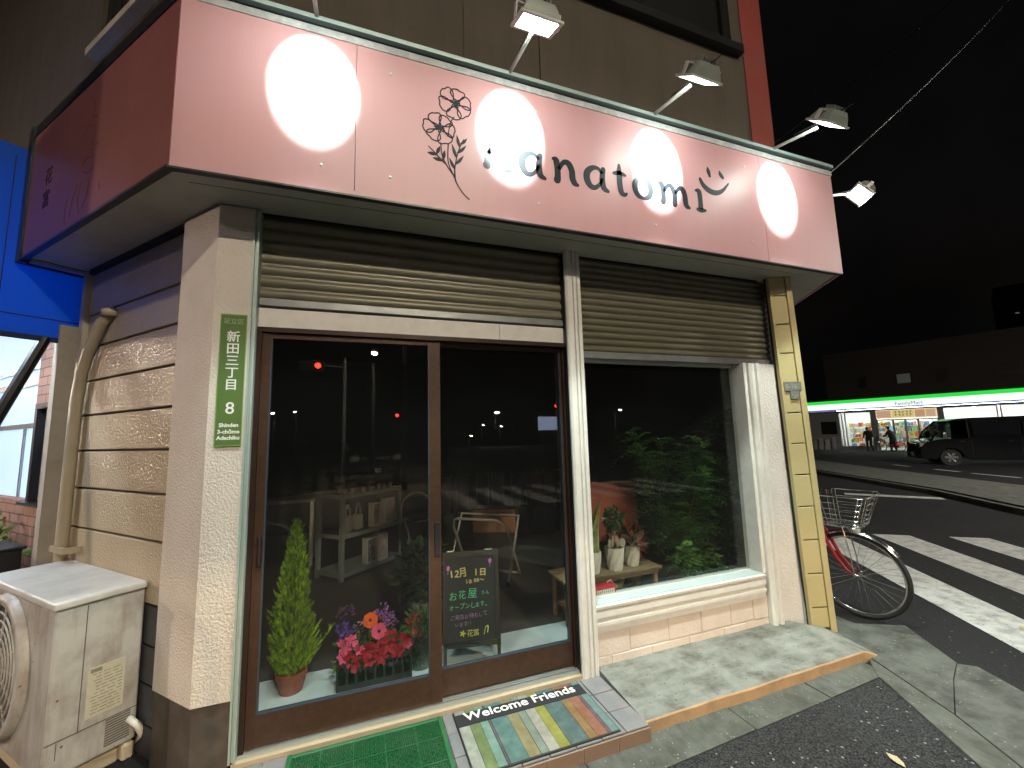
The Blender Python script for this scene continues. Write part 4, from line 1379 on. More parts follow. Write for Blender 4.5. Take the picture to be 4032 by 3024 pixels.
# conifer in a pot
cf = thing("potted_conifer", "bright yellow-green cone-shaped conifer in a terracotta pot behind the left door", "potted tree", (.65, .455, FZ))
MB(TM((.65, .455, FZ))).lathe([(.060, 0), (.080, .085), (.086, .087), (.086, .112), (.078, .112), (.074, .09), (.02, .088)], 24).build("pot", terra, cf, smooth=False)
MB(TM((.65, .455, FZ))).tube([(0, 0, .08), (.004, 0, .5), (0, .005, .92)], [.012, .008, .003], 6).build("trunk", pm("bark", (.10, .06, .035), .9, .3, 30), cf)
fo = MB(TM((.65, .455, FZ)))
for _ in range(2300):
    h = rnd.random() ** 1.25
    z = .10 + .83 * h
    rmax = .118 * (1 - h) ** .72 * min(1, .55 + h * 5)
    a = rnd.random() * 6.283
    rmax *= 1 + .20 * math.sin(3 * a + 9 * h) + .16 * math.sin(7 * a - 27 * h)
    r_ = rmax * (1 - .6 * rnd.random() ** 1.8)
    p = Vector((r_ * math.cos(a), r_ * math.sin(a), z))
    out_ = Vector((math.cos(a), math.sin(a), 0))
    d = (out_ * rnd.uniform(.2, .75) + Vector((rnd.gauss(0, .18), rnd.gauss(0, .18), 1.0))).normalized()
    sd_ = d.cross(Vector((rnd.gauss(0, 1), rnd.gauss(0, 1), rnd.gauss(0, 1)))).normalized()
    l = rnd.uniform(.030, .085) * (1 - .35 * h)
    w_ = .0024
    fo.add([tuple(p - sd_ * w_), tuple(p + sd_ * w_), tuple(p + d * l)], [(0, 1, 2)])
    for k in range(5):
        q = p + d * l * (.12 + .17 * k)
        for sg in (-1, 1):
            e2 = (d * .9 + sd_ * sg * .6).normalized() * l * (.36 - .04 * k)
            fo.add([tuple(q - d * w_), tuple(q + d * w_), tuple(q + e2)], [(0, 1, 2)])
for k in range(14):
    p = Vector((rnd.gauss(0, .006), rnd.gauss(0, .006), .87 + .006 * k))
    d = Vector((rnd.gauss(0, .3), rnd.gauss(0, .3), 1)).normalized()
    sd_ = d.orthogonal().normalized()
    fo.add([tuple(p - sd_ * .003), tuple(p + sd_ * .003), tuple(p + d * .035)], [(0, 1, 2)])
fo.tube([(.12, -.05, .22), (.19, -.06, .30), (.23, -.06, .355)], [.004, .003, .001], 5)
for k in range(40):
    u = rnd.random()
    p = Vector((.14 + .09 * u, -.055, .24 + .11 * u))
    d = Vector((rnd.gauss(.5, .4), rnd.gauss(0, .4), rnd.gauss(.7, .4))).normalized() * .03
    fo.add([tuple(p), tuple(p + Vector((.004, 0, .003))), tuple(p + d)], [(0, 1, 2)])
fo.build("foliage", leafm("conifer_leaf", (.085, .19, .010), (.50, .68, .045), .6, .35, 34), cf)

# --- crate of cut flowers in clear sleeves
cr_ = thing("flower_crate", "black crate packed with potted flowers in clear sleeves by the door", "flower crate", (1.10, .42, FZ))
MC = TM((.895, .318, FZ))
dark = pm("crate_black", (.014, .015, .015), .4, .2, 12)
crm = MB(MC)
W_, D_, H_ = .425, .26, .155
for y in (0, D_):
    crm.box((0, y, 0), (W_, y + .006, .035)).box((0, y, H_ - .03), (W_, y + .006, H_))
    for k in range(9):
        x = k * (W_ - .012) / 8
        crm.box((x, y + .0005, .035), (x + .012, y + .0055, H_ - .03))
for x in (0, W_ - .006):
    crm.box((x, .006, 0), (x + .006, D_, .035)).box((x, .006, H_ - .03), (x + .006, D_, H_))
    for k in range(6):
        y = .006 + k * (D_ - .02) / 5
        crm.box((x + .0005, y, .035), (x + .0055, y + .012, H_ - .03))
crm.box((.006, .006, 0), (W_ - .006, D_, .006))
crm.build("crate_shell", dark, cr_)
grn = leafm("flower_leaf", (.04, .10, .02), (.16, .25, .06), .5, .3, 14)
fl_ = MB(MC)
for k in range(18):
    leaf_quads(fl_, (rnd.uniform(.03, .40), rnd.uniform(.03, .23), rnd.uniform(.10, .19)), 26, .045, .05, .026)
fl_.build("leaves", grn, cr_)
clear = glass("plastic_sleeve", (.86, .88, .87), .10, .5)
sl_ = MB(MC)
for (x, y, r_, h0, h1) in ((.09, .06, .05, .03, .24), (.20, .05, .05, .02, .22), (.31, .06, .055, .02, .24), (.13, .15, .05, .1, .30), (.27, .16, .05, .1, .32), (.37, .16, .05, .1, .30)):
    prof = [(r_ * .5, h0), (r_ * .8, h0 + .06), (r_, h1 - .02), (r_ * 1.2, h1)]
    sl_.lathe(prof, 9, (x, y, 0), cap=False)
sl_.build("sleeve", clear, cr_)


def bloom(kind, cx, cy, cz, r, col, face, parent, name):
    """one flower head facing `face`"""
    z = Vector(face).normalized()
    x = z.orthogonal().normalized()
    y = z.cross(x)
    M = Matrix((x, y, z)).transposed().to_4x4()
    M.translation = MC @ Vector((cx, cy, cz))
    mb = MB(M)

    def pet(a, r0, r1, wd, z0, z1, tip=.7):
        ca, sa = math.cos(a), math.sin(a)
        P_ = [(r0, 0, z0), ((r0 + r1) * .55, -wd, (z0 + z1) / 2 + .003), (r1 * tip + r0 * (1 - tip), -wd * .8, z1 * .8 + z0 * .2), (r1, 0, z1), (r1 * tip + r0 * (1 - tip), wd * .8, z1 * .8 + z0 * .2), ((r0 + r1) * .55, wd, (z0 + z1) / 2 + .003)]
        mb.add([(px * ca - py * sa, px * sa + py * ca, pz) for px, py, pz in P_], [(0, 1, 2, 3), (0, 3, 4, 5)])
    if kind == 'daisy':
        for k in range(26):
            pet(k * 2 * math.pi / 26 + rnd.uniform(-.05, .05), r * .18, r * rnd.uniform(.92, 1.02), r * .13, .002, .006 + .004 * (k % 2), .85)
        for k in range(18):
            pet(k * 2 * math.pi / 18, r * .15, r * rnd.uniform(.6, .7), r * .10, .008, .012, .85)
    elif kind == 'cyclamen':
        for k in range(6):
            pet(k * math.pi / 3 + rnd.uniform(-.3, .3), r * .05, r * rnd.uniform(.85, 1.15), r * .34, .0, r * rnd.uniform(.15, .75), .6)
    else:
        for k in range(34):
            a = rnd.random() * 6.28
            rr = r * rnd.random() ** .5
            q = Vector((rr * math.cos(a), rr * math.sin(a), r * .8 * (1 - (rr / r) ** 2) + rnd.uniform(-.006, .006)))
            d1 = Vector((rnd.gauss(0, 1), rnd.gauss(0, 1), rnd.gauss(.6, .6))).normalized() * r * .36
            d2 = d1.cross(Vector((rnd.gauss(0, 1), rnd.gauss(0, 1), 1))).normalized() * r * .2
            mb.add([tuple(q), tuple(q + d1 + d2), tuple(q + d1 * 1.2), tuple(q + d1 - d2)], [(0, 1, 2, 3)])
    o = mb.build(name, leafm("petal_%02d%02d%02d" % tuple(int(c * 99) for c in col), tuple(c * .8 for c in col), col, .55, .3, 30), parent)
    if kind == 'daisy':
        MB(M).lathe([(r * .17, .006), (r * .15, .013), (.001, .014)], 12).build("flower_centre", pm("flower_eye", (.03, .012, .008), .8, .3, 60), o)
    return o


HOT, RED_, ORG, PUR, LIL = (.85, .12, .25), (.45, .012, .028), (.85, .13, .01), (.14, .06, .32), (.42, .17, .50)
fdir = (.05, -1, .35)
bloom('daisy', .185, .10, .325, .047, ORG, (.02, -1, .30), cr_, "gerbera")
bloom('daisy', .235, .07, .265, .048, HOT, (.05, -1, .22), cr_, "gerbera")
for x, y, z, r_, c in ((.045, .04, .225, .050, HOT), (.085, .05, .245, .045, HOT), (.118, .03, .195, .035, HOT), (.075, .02, .155, .050, RED_), (.12, .03, .17, .048, RED_), (.165, .02, .185, .050, RED_), (.20, .03, .17, .052, RED_),
                       (.18, .01, .14, .045, (.55, .02, .03)), (.24, .03, .19, .04, RED_), (.285, .02, .205, .050, RED_), (.38, .03, .21, .045, RED_), (.395, .05, .17, .04, HOT), (.03, .02, .18, .045, HOT), (.25, .0, .15, .045, RED_), (.34, .0, .155, .045, RED_), (.10, .0, .13, .04, RED_), (.325, .03, .185, .048, RED_), (.305, .04, .24, .04, RED_), (.345, .04, .20, .042, RED_), (.06, .10, .17, .04, RED_)):
    bloom('cyclamen', x, y, z, r_, c, (rnd.uniform(-.4, .4), -1, rnd.uniform(.2, .8)), cr_, "cyclamen_flower")
for x, y, z, r_, c in ((.03, .12, .285, .042, PUR), (.06, .14, .27, .038, PUR), (.04, .10, .25, .035, PUR), (.12, .13, .28, .030, (.36, .26, .34)), (.26, .14, .345, .045, LIL), (.285, .13, .315, .042, LIL), (.315, .12, .29, .034, LIL), (.245, .16, .30, .03, (.5, .14, .08)), (.04, .22, .34, .05, (.12, .05, .13))):
    bloom('cluster', x, y, z, r_, c, (rnd.uniform(-.3, .3), -.9, .6), cr_, "flower_cluster")
stm = MB(MC)
for (x, y, z) in ((.185, .105, .32), (.235, .075, .26), (.26, .14, .34), (.12, .13, .27)):
    stm.tube([(x, y + .01, .05), (x, y + .008, z - .01)], .0035, 6)
stm.build("flower_stems", pm("stem_green", (.12, .2, .05), .5, .2, 20), cr_)
# bucket of red berries right of the crate
bk = thing("flower_bucket", "clear bucket of leafy stems with small red flowers beside the chalkboard", "flower bucket", (1.385, .44, FZ))
MK = TM((1.385, .44, FZ))
MB(MK).lathe([(.075, 0), (.105, .21), (.109, .21), (.079, .0)], 28, cap=False).build("bucket", glass("bucket_plastic", (.62, .68, .60), .08), bk, smooth=True)
MB(MK).lathe([(.076, .001), (.082, .05), (.001, .052)], 24).build("bucket_base", pm("bucket_base", (.30, .33, .27), .5, .1, 8), bk)
lf_ = MB(MK)
leaf_quads(lf_, (0, 0, .13), 130, .085, .07, .012, .8)
leaf_quads(lf_, (0, -.01, .24), 170, .10, .05, .02, .6)
lf_.build("stems_and_leaves", leafm("bucket_leaf", (.03, .09, .02), (.10, .20, .05), .45, .25, 18), bk)
MCs = MC
MC = MK
for x, y, z, r_, c in ((-.06, -.05, .29, .04, RED_), (-.01, -.06, .215, .048, (.25, .012, .02)), (.06, -.05, .26, .018, (.8, .08, .05)), (-.05, -.08, .24, .02, (.8, .10, .06)), (.0, -.03, .30, .03, RED_)):
    bloom('cluster', x, y, z, r_, c, (rnd.uniform(-.3, .3), -1, .5), bk, "flower_cluster")
MC = MCs
# dark broad-leaved plant behind
dpz = thing("potted_shrub", "dark broad-leaved shrub in the shade behind the flower crate", "plant", (1.50, .95, FZ))
MB(TM((1.50, .95, FZ))).lathe([(.10, 0), (.14, .2), (.145, .22), (.125, .22), (.12, .19), (.02, .19)], 20).build("pot", pm("grey_box_pot", (.30, .30, .27), .7, .15, 8), dpz)
mb = MB(TM((1.50, .95, FZ)))
leaf_quads(mb, (0, 0, .44), 230, .22, .09, .06, .2)
mb.build("foliage", leafm("dark_leaf", (.012, .03, .010), (.04, .08, .025), .3, .15, 10), dpz)
MB(TM((1.50, .95, FZ))).tube([(0, 0, .19), (.01, 0, .5)], .01, 6).build("stem", MATS["bark"], dpz)

# --- chalkboard
cb = thing("chalkboard", "black A-frame chalkboard with opening notice in coloured chalk behind the right door", "chalkboard", (1.70, .33, FZ))
p0, p1 = Vector((1.515, .352, FZ)), Vector((1.876, .281, FZ))
xd = (p1 - p0).normalized()
lean = Vector((.0, .0, 1)) + Vector((-xd.y, xd.x, 0)) * .10
CBM = frame(tuple(p0), tuple(xd), tuple(lean - xd * lean.dot(xd)))
bwid = (p1 - p0).length
blackw = pm("board_frame", (.006, .006, .006), .45, .2, 12)
BH = .675
MB(CBM).box((0, .09, 0), (.026, BH, .018)).box((bwid - .026, .09, 0), (bwid, BH, .018)).box((.026, .10, 0), (bwid - .026, .128, .018)).box((.026, BH - .035, 0), (bwid - .026, BH, .018)).build("frame", blackw, cb)
MB(CBM).box((.026, .128, .004), (bwid - .026, BH - .035, .012)).build("board", pm("slate", (.007, .009, .010), .6, .25, 4, dirt=(.020, .023, .024), dscale=5, damt=.5), cb)
for x in (.002, bwid - .024):
    MB(CBM).box((x, 0, .002), (x + .022, .089, .017)).build("leg", blackw, cb)
for x in (.004, bwid - .026):
    MB(CBM).add([(x, BH - .01, -.004), (x + .02, BH - .01, -.004), (x + .02, -.005, -.25), (x, -.005, -.25), (x, BH - .02, -.02), (x + .02, BH - .02, -.02), (x + .02, -.005, -.27), (x, -.005, -.27)],
                [(0, 1, 2, 3), (7, 6, 5, 4), (0, 3, 7, 4), (1, 5, 6, 2), (0, 4, 5, 1), (3, 2, 6, 7)]).build("leg", blackw, cb)
MB(CBM).box((.03, BH + .0005, .002), (.07, BH + .006, .015)).box((bwid - .09, BH + .0005, .002), (bwid - .04, BH + .006, .015)).build("hinge", alu, cb)
ck = lambda n, c: pm("chalk_" + n, c, .9, .25, 60)
TB = lambda x, y: CBM @ Matrix.Translation((x, y, .0121)) @ Matrix.Rotation(R(4), 4, 'Z')
rc = random.Random(5)


def chalk(body, size, x, y, mat, off=0.0, adv=1.0, slope=.05):
    """one hand-written line: every character a little askew"""
    cx = x
    for ch in body:
        wd_c = size * (.56 if ord(ch) < 128 else .98) * adv
        k = rc.uniform(.88, 1.12)
        Mx = CBM @ Matrix.Translation((cx, y + slope * (cx - x) + rc.uniform(-.05, .05) * size, .0121)) @ Matrix.Rotation(R(rc.uniform(-7, 9)), 4, 'Z')
        text("chalk_writing", ch, size * k, Mx, mat, cb, .0003, off, sx=rc.uniform(.86, 1.04) * adv)
        cx += wd_c


chalk("12月", .056, .045, .515, ck("gold", (.50, .40, .16)), .0016)
chalk("1日", .056, .205, .522, ck("gold", (.50, .40, .16)), .0016)
chalk("10:00～", .032, .150, .475, ck("gold", (.50, .40, .16)), .0012)
chalk("お花屋", .062, .038, .385, ck("green", (.10, .46, .24)))
chalk("さん", .025, .250, .403, ck("green", (.10, .46, .24)))
chalk("オープンします。", .037, .040, .322, ck("green", (.10, .46, .24)), adv=.92)
chalk("ご来店お待ちして", .031, .045, .262, ck("mauve", (.26, .15, .28)))
chalk("います!!", .028, .075, .222, ck("mauve", (.26, .15, .28)))
chalk("花富", .043, .150, .162, ck("yellow", (.50, .48, .10)))
cm = MB(CBM @ Matrix.Translation((0, 0, .0121)))
for cx, cy in ((.125, .180), ):
    for k in range(5):
        a = k * 1.2566
        cm.stroke([(cx, cy, .002), (cx + .012 * math.cos(a), cy + .012 * math.sin(a), .0045), (cx + .018 * math.cos(a), cy + .018 * math.sin(a), .002)], .0004)
cm.stroke([(.262, .165, .002), (.272, .205, .002), (.288, .21, .004), (.284, .175, .003)], .0004)
cm.build("chalk_flower", ck("yellow", (.60, .58, .10)), cb)
cm = MB(CBM @ Matrix.Translation((0, 0, .0121)))
for cx, cy in ((.036, .575), (.312, .605)):
    for k in range(5):
        a = k * 1.2566 + .3
        cm.stroke([(cx, cy, .002), (cx + .009 * math.cos(a), cy + .011 * math.sin(a), .004), (cx + .013 * math.cos(a), cy + .016 * math.sin(a), .0015)], .0004)
    cm.stroke([(cx, cy - .012, .0015), (cx - .002, cy - .036, .0015)], .0004)
cm.build("chalk_flower", ck("pink", (.60, .18, .50)), cb)

# --- steel shelf rack with bottles, boxes and small pots
rk = thing("shelf_rack", "grey steel shelf rack inside the shop, three tiers with goods", "shelf", (1.0, 2.6, FZ))
n0, n1, n2 = Vector((.849, 2.281, FZ)), Vector((1.488, 2.849, FZ)), Vector((.60, 2.62, FZ))
rx = (n1 - n0).normalized()
ry = Vector((-rx.y, rx.x, 0))
RM = Matrix((rx, ry, Vector((0, 0, 1)))).transposed().to_4x4()
RM.translation = n0
RL, RD = (n1 - n0).length, .40
steel = pm("shelf_steel", (.32, .33, .32), .4, .12, 9, metal=.4)
for x in (0, RL - .04):
    for y in (0, RD - .04):
        MB(RM).box((x, y, 0), (x + .04, y + .004, .87)).box((x if x == 0 else x + .036, y + .004, 0), (x + .004 if x == 0 else x + .04, y + .04, .87)).build("post", steel, rk)
for z in (.07, .45, .85):
    MB(RM).box((.004, .005, z), (RL - .004, RD - .002, z + .006)).box((.041, .0005, z - .035), (RL - .041, .004, z + .006)).box((.0045, .041, z - .035), (.008, RD - .041, z + .006)).build("shelf_board", steel, rk)
pot_cols = [(.42, .33, .25), (.5, .42, .34), (.30, .18, .12), (.45, .25, .16), (.38, .36, .31)]
for i in range(9):
    x = .10 + i * .075 + rnd.uniform(-.01, .01)
    y = rnd.uniform(.03, .09)
    g = thing("small_pot", "tiny plant pot in the front row on top of the steel rack", "flower pot", tuple(RM @ Vector((x, y, .858))), 0, "tiny pots on the rack top")
    MB(TM(tuple(RM @ Vector((x, y, .8565))))).lathe([(.018, 0), (.026, .045), (.029, .046), (.029, .055), (.022, .055), (.02, .045)], 12).build("pot", pm("mini_pot_%d" % (i % 5), pot_cols[i % 5], .7, .15, 9), g)
for i, (x, y, r_, h, nm) in enumerate(((.16, .22, .05, .10, "round cream pot behind the tiny pots on the rack"), (.32, .24, .06, .12, "grey bowl-shaped pot behind the tiny pots on the rack"), (.58, .22, .055, .11, "tan pot heaped with scraps at the right end of the rack top"))):
    g = thing("bowl_pot", nm, "flower pot", tuple(RM @ Vector((x, y, .8565))))
    MB(TM(tuple(RM @ Vector((x, y, .8565))))).lathe([(r_ * .6, 0), (r_, h * .6), (r_ * .9, h), (r_ * .8, h), (r_ * .8, h * .7)], 18).build("pot", pm("bowl_%d" % i, [(.5, .42, .3), (.2, .2, .19), (.42, .30, .18)][i], .7, .15, 9), g, smooth=True)
for i, x in enumerate((.16, .30)):
    g = thing("spray_bottle", ["pale handled bottle on the rack's middle tier, left one", "pale handled bottle on the rack's middle tier, beside the picture box"][i], "bottle", tuple(RM @ Vector((x, .10, .457))))
    MB(RM).rbox((x - .045, .07, .457), (x + .045, .15, .62), .02, 2).build("bottle", pm("milky_plastic", (.35, .36, .34), .4, .1, 6), g)
    MB(RM).tube([(x - .03, .11, .60), (x - .02, .11, .70), (x + .03, .11, .69), (x + .035, .11, .62)], .012, 8).lathe([(.02, 0), (.02, .04)], 12, (x + .0, .11, .70)).build("handle", pm("milky_plastic2", (.30, .31, .30), .4, .1, 6), g)
for i, (x, z, w_, h, c, lb) in enumerate(((.62, .457, .16, .28, (.40, .33, .36), "white-edged picture box on the rack's middle tier, shiny front"), (.44, .457, .12, .26, (.20, .16, .13), "brown box beside the bottles on the rack's middle tier"),
                                          (.36, .077, .14, .27, (.10, .11, .12), "dark framed box on the rack's bottom tier"), (.52, .077, .15, .28, (.42, .32, .30), "framed pinkish picture on the rack's bottom tier"))):
    g = thing("picture_box", lb, "box", tuple(RM @ Vector((x + w_ / 2, .06, z))))
    MB(RM).box((x, .03, z), (x + w_, .10, z + h)).build("box_body", pm("box_pale", (.46, .43, .40), .6, .1, 9), g)
    MB(RM).box((x + .018, .0285, z + .02), (x + w_ - .018, .0298, z + h - .02)).build("picture", pm("picture_%d" % i, c, .25, .6, 18, dirt=(.55, .5, .55), dscale=22, damt=.7), g)


def pipe_chair(label, cat, loc, rz):
    t = thing("folding_chair", label, cat, loc, rz)
    M = TM(loc, rz)
    cl = pm("cream_tube", (.58, .50, .40), .35, .06, 6, metal=.2)
    arch = [(-.19, .0, .0), (-.19, -.03, .35), (-.185, -.05, .60), (-.15, -.06, .69), (-.08, -.065, .74), (0, -.067, .755), (.08, -.065, .74), (.15, -.06, .69), (.185, -.05, .60), (.19, -.03, .35), (.19, .0, .0)]
    MB(M).tube(arch, .011, 8).build("frame", cl, t, smooth=True)
    MB(M).tube([(-.18, -.36, 0), (-.18, -.25, .30), (-.175, -.12, .46), (-.14, -.40, .465), (.14, -.40, .465), (.175, -.12, .46), (.18, -.25, .30), (.18, -.36, 0)], .011, 8).build("front_leg", cl, t, smooth=True)
    MB(M).rbox((-.18, -.40, .465), (.18, -.06, .50), .015, 2).build("seat", blackmetal, t)
    MB(M).rbox((-.17, -.075, .54), (.17, -.05, .66), .012, 2).build("backrest", blackmetal, t)
    return t


pipe_chair("folding chair with cream pipe frame and black seat standing right of the rack", "chair", (1.66, 3.02, FZ), R(18))
# --- folding stand with crossed pipe legs and a brown panel
ft_ = thing("folding_stand", "folding stand with crossed cream pipe legs in front of a brown carton", "folding stand", (2.3, 1.72, FZ))
ct = MATS["cream_tube"]
q = lambda x, y, z: (x, y, z)
Pn, Pf = Vector((2.45, 1.62, 0)), Vector((2.0, 2.02, 0))
dx_ = (Pf - Pn).normalized()
nx_ = Vector((-dx_.y, dx_.x, 0))


def fp(along, across, z):
    p = Pn + dx_ * along + nx_ * across
    return (p.x, p.y, z)


LN_ = (Pf - Pn).length
MB().tube([fp(0, -.20, FZ + .01), fp(0, -.18, .05), fp(0, .10, .52), fp(.03, .15, .60), fp(.08, .17, .625), fp(LN_ - .08, .17, .625), fp(LN_ - .03, .15, .60), fp(LN_, .10, .52), fp(LN_, -.18, .05), fp(LN_, -.20, FZ + .01)], .013, 8).build("leg_frame", ct, ft_, smooth=True)
MB().tube([fp(-.03, .22, FZ + .02), fp(-.03, .19, .06), fp(-.03, -.13, .62), fp(LN_ + .03, -.13, .62), fp(LN_ + .03, .19, .06), fp(LN_ + .03, .22, FZ + .02)], .013, 8).build("leg_frame", ct, ft_, smooth=True)
MB().tube([fp(-.03, .225, FZ + .012), fp(-.03, .20, .07)], .017, 8).build("foot", rubber, ft_)
MB().tube([fp(0.0, -.20, FZ + .014), fp(.30, -.20, FZ + .014)], .013, 8).build("stretcher", ct, ft_)
cart = pm("carton", (.36, .17, .075), .8, .1, 6, dirt=(.25, .11, .05), dscale=5, damt=.5)
bx_ = thing("carton", "brown carton behind the folding stand's crossed legs", "carton", (2.55, 2.55, FZ))
MB(TM((2.6, 2.5, FZ), R(-28))).rbox((-.28, -.15, .30), (.22, .15, .56), .004, 1).build("carton_body", cart, bx_)
MB(TM((2.6, 2.5, FZ), R(-28))).box((-.27, -.14, 0), (.21, .14, .299)).build("carton_base", pm("dark_card", (.06, .04, .03), .8, .2, 6), bx_)
MB(TM((2.6, 2.5, FZ), R(-28))).box((.0, -.1512, .32), (.045, -.1502, .55)).build("tape", pm("brown_tape", (.26, .11, .045), .35, .1, 6), bx_)
# --- tall black vases at the back and cartons
for i in range(7):
    x = 2.15 + .27 * i
    y = 3.5 + .1 * (i % 2)
    g = thing("flower_vase", "tall dark cylinder vase in the row at the back of the shop", "vase", (x, y, FZ), 0, "tall vases at the back")
    MB(TM((x, y, FZ))).lathe([(.085, .36), (.10, .86), (.105, .86), (.10, .88), (.09, .88), (.08, .4)], 18).build("vase", pm("vase_grey", (.10, .105, .11), .35, .15, 6), g, smooth=True)
    MB(TM((x, y, FZ))).box((-.10, -.10, 0), (.10, .10, .359)).build("vase_stand", blackmetal, g)
for i, (x, y, w_, h, lb) in enumerate(((3.55, 3.4, .34, .30, "orange-lit carton at the back beside the vases"), (3.95, 3.35, .28, .34, "second orange-lit carton at the back, right of the first"), (4.25, 3.2, .22, .52, "tall narrow carton at the back next to the window bay"))):
    g = thing("carton", lb, "carton", (x, y, FZ))
    MB(TM((x, y, FZ))).rbox((-w_ / 2, -.12, .55), (w_ / 2, .12, .55 + h), .004, 1).build("carton_body", cart, g)
    MB(TM((x, y, FZ))).box((-w_ / 2 + .01, -.11, 0), (w_ / 2 - .01, .11, .549)).build("trestle", blackmetal, g)
    MB(TM((x, y, FZ))).box((-.02, -.1212, .56), (.02, -.1202, .54 + h)).build("tape", MATS["brown_tape"], g)

# =================================================================== DISPLAY WINDOW
bench = thing("wooden_bench", "slatted wooden plant bench with lower shelf in the display window", "bench", (2.9, .6, FZ))
wood = pm("bench_wood", (.24, .155, .075), .7, .25, 14, .3, 80, dirt=(.13, .085, .045), dscale=9, damt=.6)
by0, by1, bx0, bx1 = .48, .78, 2.44, 3.34
for k in range(4):
    y = by0 + k * .077
    MB().rbox((bx0, y, .335), (bx1, y + .068, .357), .004, 1).build("slat", wood, bench)
for k in range(3):
    y = by0 + .04 + k * .085
    MB().rbox((bx0 + .05, y, .115), (bx1 - .05, y + .075, .130), .003, 1).build("shelf_slat", wood, bench)
wood2 = pm("bench_leg_wood", (.34, .17, .085), .6, .15, 10)
for x in (bx0 + .03, bx1 - .065):
    for y in (by0 + .02, by1 - .05):
        MB().rbox((x, y, FZ), (x + .032, y + .032, .3345), .004, 1).build("leg", wood2, bench)
MB().box((bx0 + .02, by0 + .012, .305), (bx1 - .03, by0 + .0195, .3345)).build("apron", wood, bench)


def facet_pot(M, r0, r1, h, parent):
    """white pot with a raised diamond pattern"""
    mb = MB(M)
    rows, seg = 7, 20
    vs = []
    for i in range(rows + 1):
        u = i / rows
        r_ = r0 + (r1 - r0) * u
        for k in range(seg):
            a = 2 * math.pi * (k + .5 * (i % 2)) / seg
            rr = r_ + (.0045 if (k + i // 2) % 2 == 0 else -.0025) * (0 if i in (0, rows) else 1)
            vs.append((rr * math.cos(a), rr * math.sin(a), h * u))
    fs = []
    for i in range(rows):
        for k in range(seg):
            a, b2_ = i * seg + k, i * seg + (k + 1) % seg
            c_, d_ = (i + 1) * seg + k, (i + 1) * seg + (k + 1) % seg
            if i % 2 == 0:
                fs += [(a, b2_, c_), (b2_, d_, c_)]
            else:
                fs += [(a, d_, c_), (a, b2_, d_)]
    mb.add(vs, fs)
    mb.lathe([(r1, h), (r1 - .006, h + .001), (r1 - .008, h - .03), (.001, h - .03)], 20, cap=False)
    return mb.build("pot", white_pot, parent)


def pot_plant(name, label, x, y, r0, r1, h):
    t = thing(name, label, "potted plant", (x, y, .357), 0, "white faceted pots on the bench")
    facet_pot(TM((x, y, .3572)), r0, r1, h, t)
    MB(TM((x, y, .357))).lathe([(r1 - .01, h - .025), (.001, h - .02)], 14, cap=False).build("soil", soil, t)
    return t


# snake plant
t = pot_plant("potted_snake_plant", "snake plant with yellow-edged upright leaves in a white pot next to the door post", 2.745, .56, .045, .066, .165)
for (dx, dy, ln, lean, a, wd) in ((-.03, 0, .36, -.13, .3, .026), (.025, -.01, .39, .10, -.3, .030), (.0, .02, .46, .16, 1.2, .024), (-.005, -.02, .30, .02, .1, .026)):
    mb, me_ = MB(TM((2.745 + dx, .56 + dy, .357 + .14))), MB(TM((2.745 + dx, .56 + dy, .357 + .14)))
    nseg = 12
    pr_ = []
    for i in range(nseg + 1):
        u = i / nseg
        w_ = wd * (math.sin(math.pi * min(1, .25 + u * .75)) ** .8) * (1 - u ** 4)
        ang_ = a + u * .8
        c_ = Vector((lean * u * u * ln * 2, .02 * math.sin(3 * u), ln * u))
        sd_ = Vector((math.cos(ang_), math.sin(ang_), 0))
        pr_.append((c_, sd_, w_ + .002))
    for i in range(nseg):
        (c0, s0, w0), (c1, s1_, w1) = pr_[i], pr_[i + 1]
        f0 = Vector((-s0.y, s0.x, 0)) * .006
        mb.add([tuple(c0 - s0 * w0 * .78), tuple(c0 + f0), tuple(c0 + s0 * w0 * .78), tuple(c1 + s1_ * w1 * .78), tuple(c1 + f0), tuple(c1 - s1_ * w1 * .78)], [(0, 1, 4, 5), (1, 2, 3, 4)])
        for sg in (-1, 1):
            me_.add([tuple(c0 + s0 * w0 * .78 * sg), tuple(c0 + s0 * w0 * sg), tuple(c1 + s1_ * w1 * sg), tuple(c1 + s1_ * w1 * .78 * sg)], [(0, 1, 2, 3)])
    lf2 = mb.build("leaf", leafm("snake_leaf", (.10, .15, .05), (.26, .32, .12), .4, .1, 22), t, smooth=True)
    me_.build("leaf_edge", leafm("snake_edge", (.45, .42, .14), (.55, .52, .2), .4, .1, 22), lf2)
# ginseng ficus
t = pot_plant("potted_ficus", "small ficus with bulging roots and dark round crown in a white pot", 2.945, .56, .055, .078, .175)
M_ = TM((2.945, .56, .357 + .15))
mb = MB(M_)
for a, r_ in ((0, .02), (1.9, .022), (3.6, .018), (5.0, .02)):
    ca, sa = math.cos(a), math.sin(a)
    mb.tube([(.005 * ca, .005 * sa, .12), (.022 * ca, .022 * sa, .09), (.035 * ca, .035 * sa, .05), (.03 * ca, .03 * sa, .0)], [.012, r_, r_ * .9, .008], 8)
mb.tube([(0, 0, .09), (.01, 0, .16), (-.004, 0, .22)], [.018, .011, .006], 8)
mb.build("trunk", pm("ficus_root", (.30, .22, .15), .7, .25, 20), t, smooth=True)
mb = MB(M_)
leaf_quads(mb, (.0, 0, .25), 200, .075, .035, .024, .2, .7)
leaf_quads(mb, (-.01, 0, .17), 60, .05, .03, .02, .2, .8)
mb.build("foliage", leafm("ficus_leaf", (.008, .045, .015), (.03, .13, .04), .3, .1, 20), t)
mb = MB(M_)
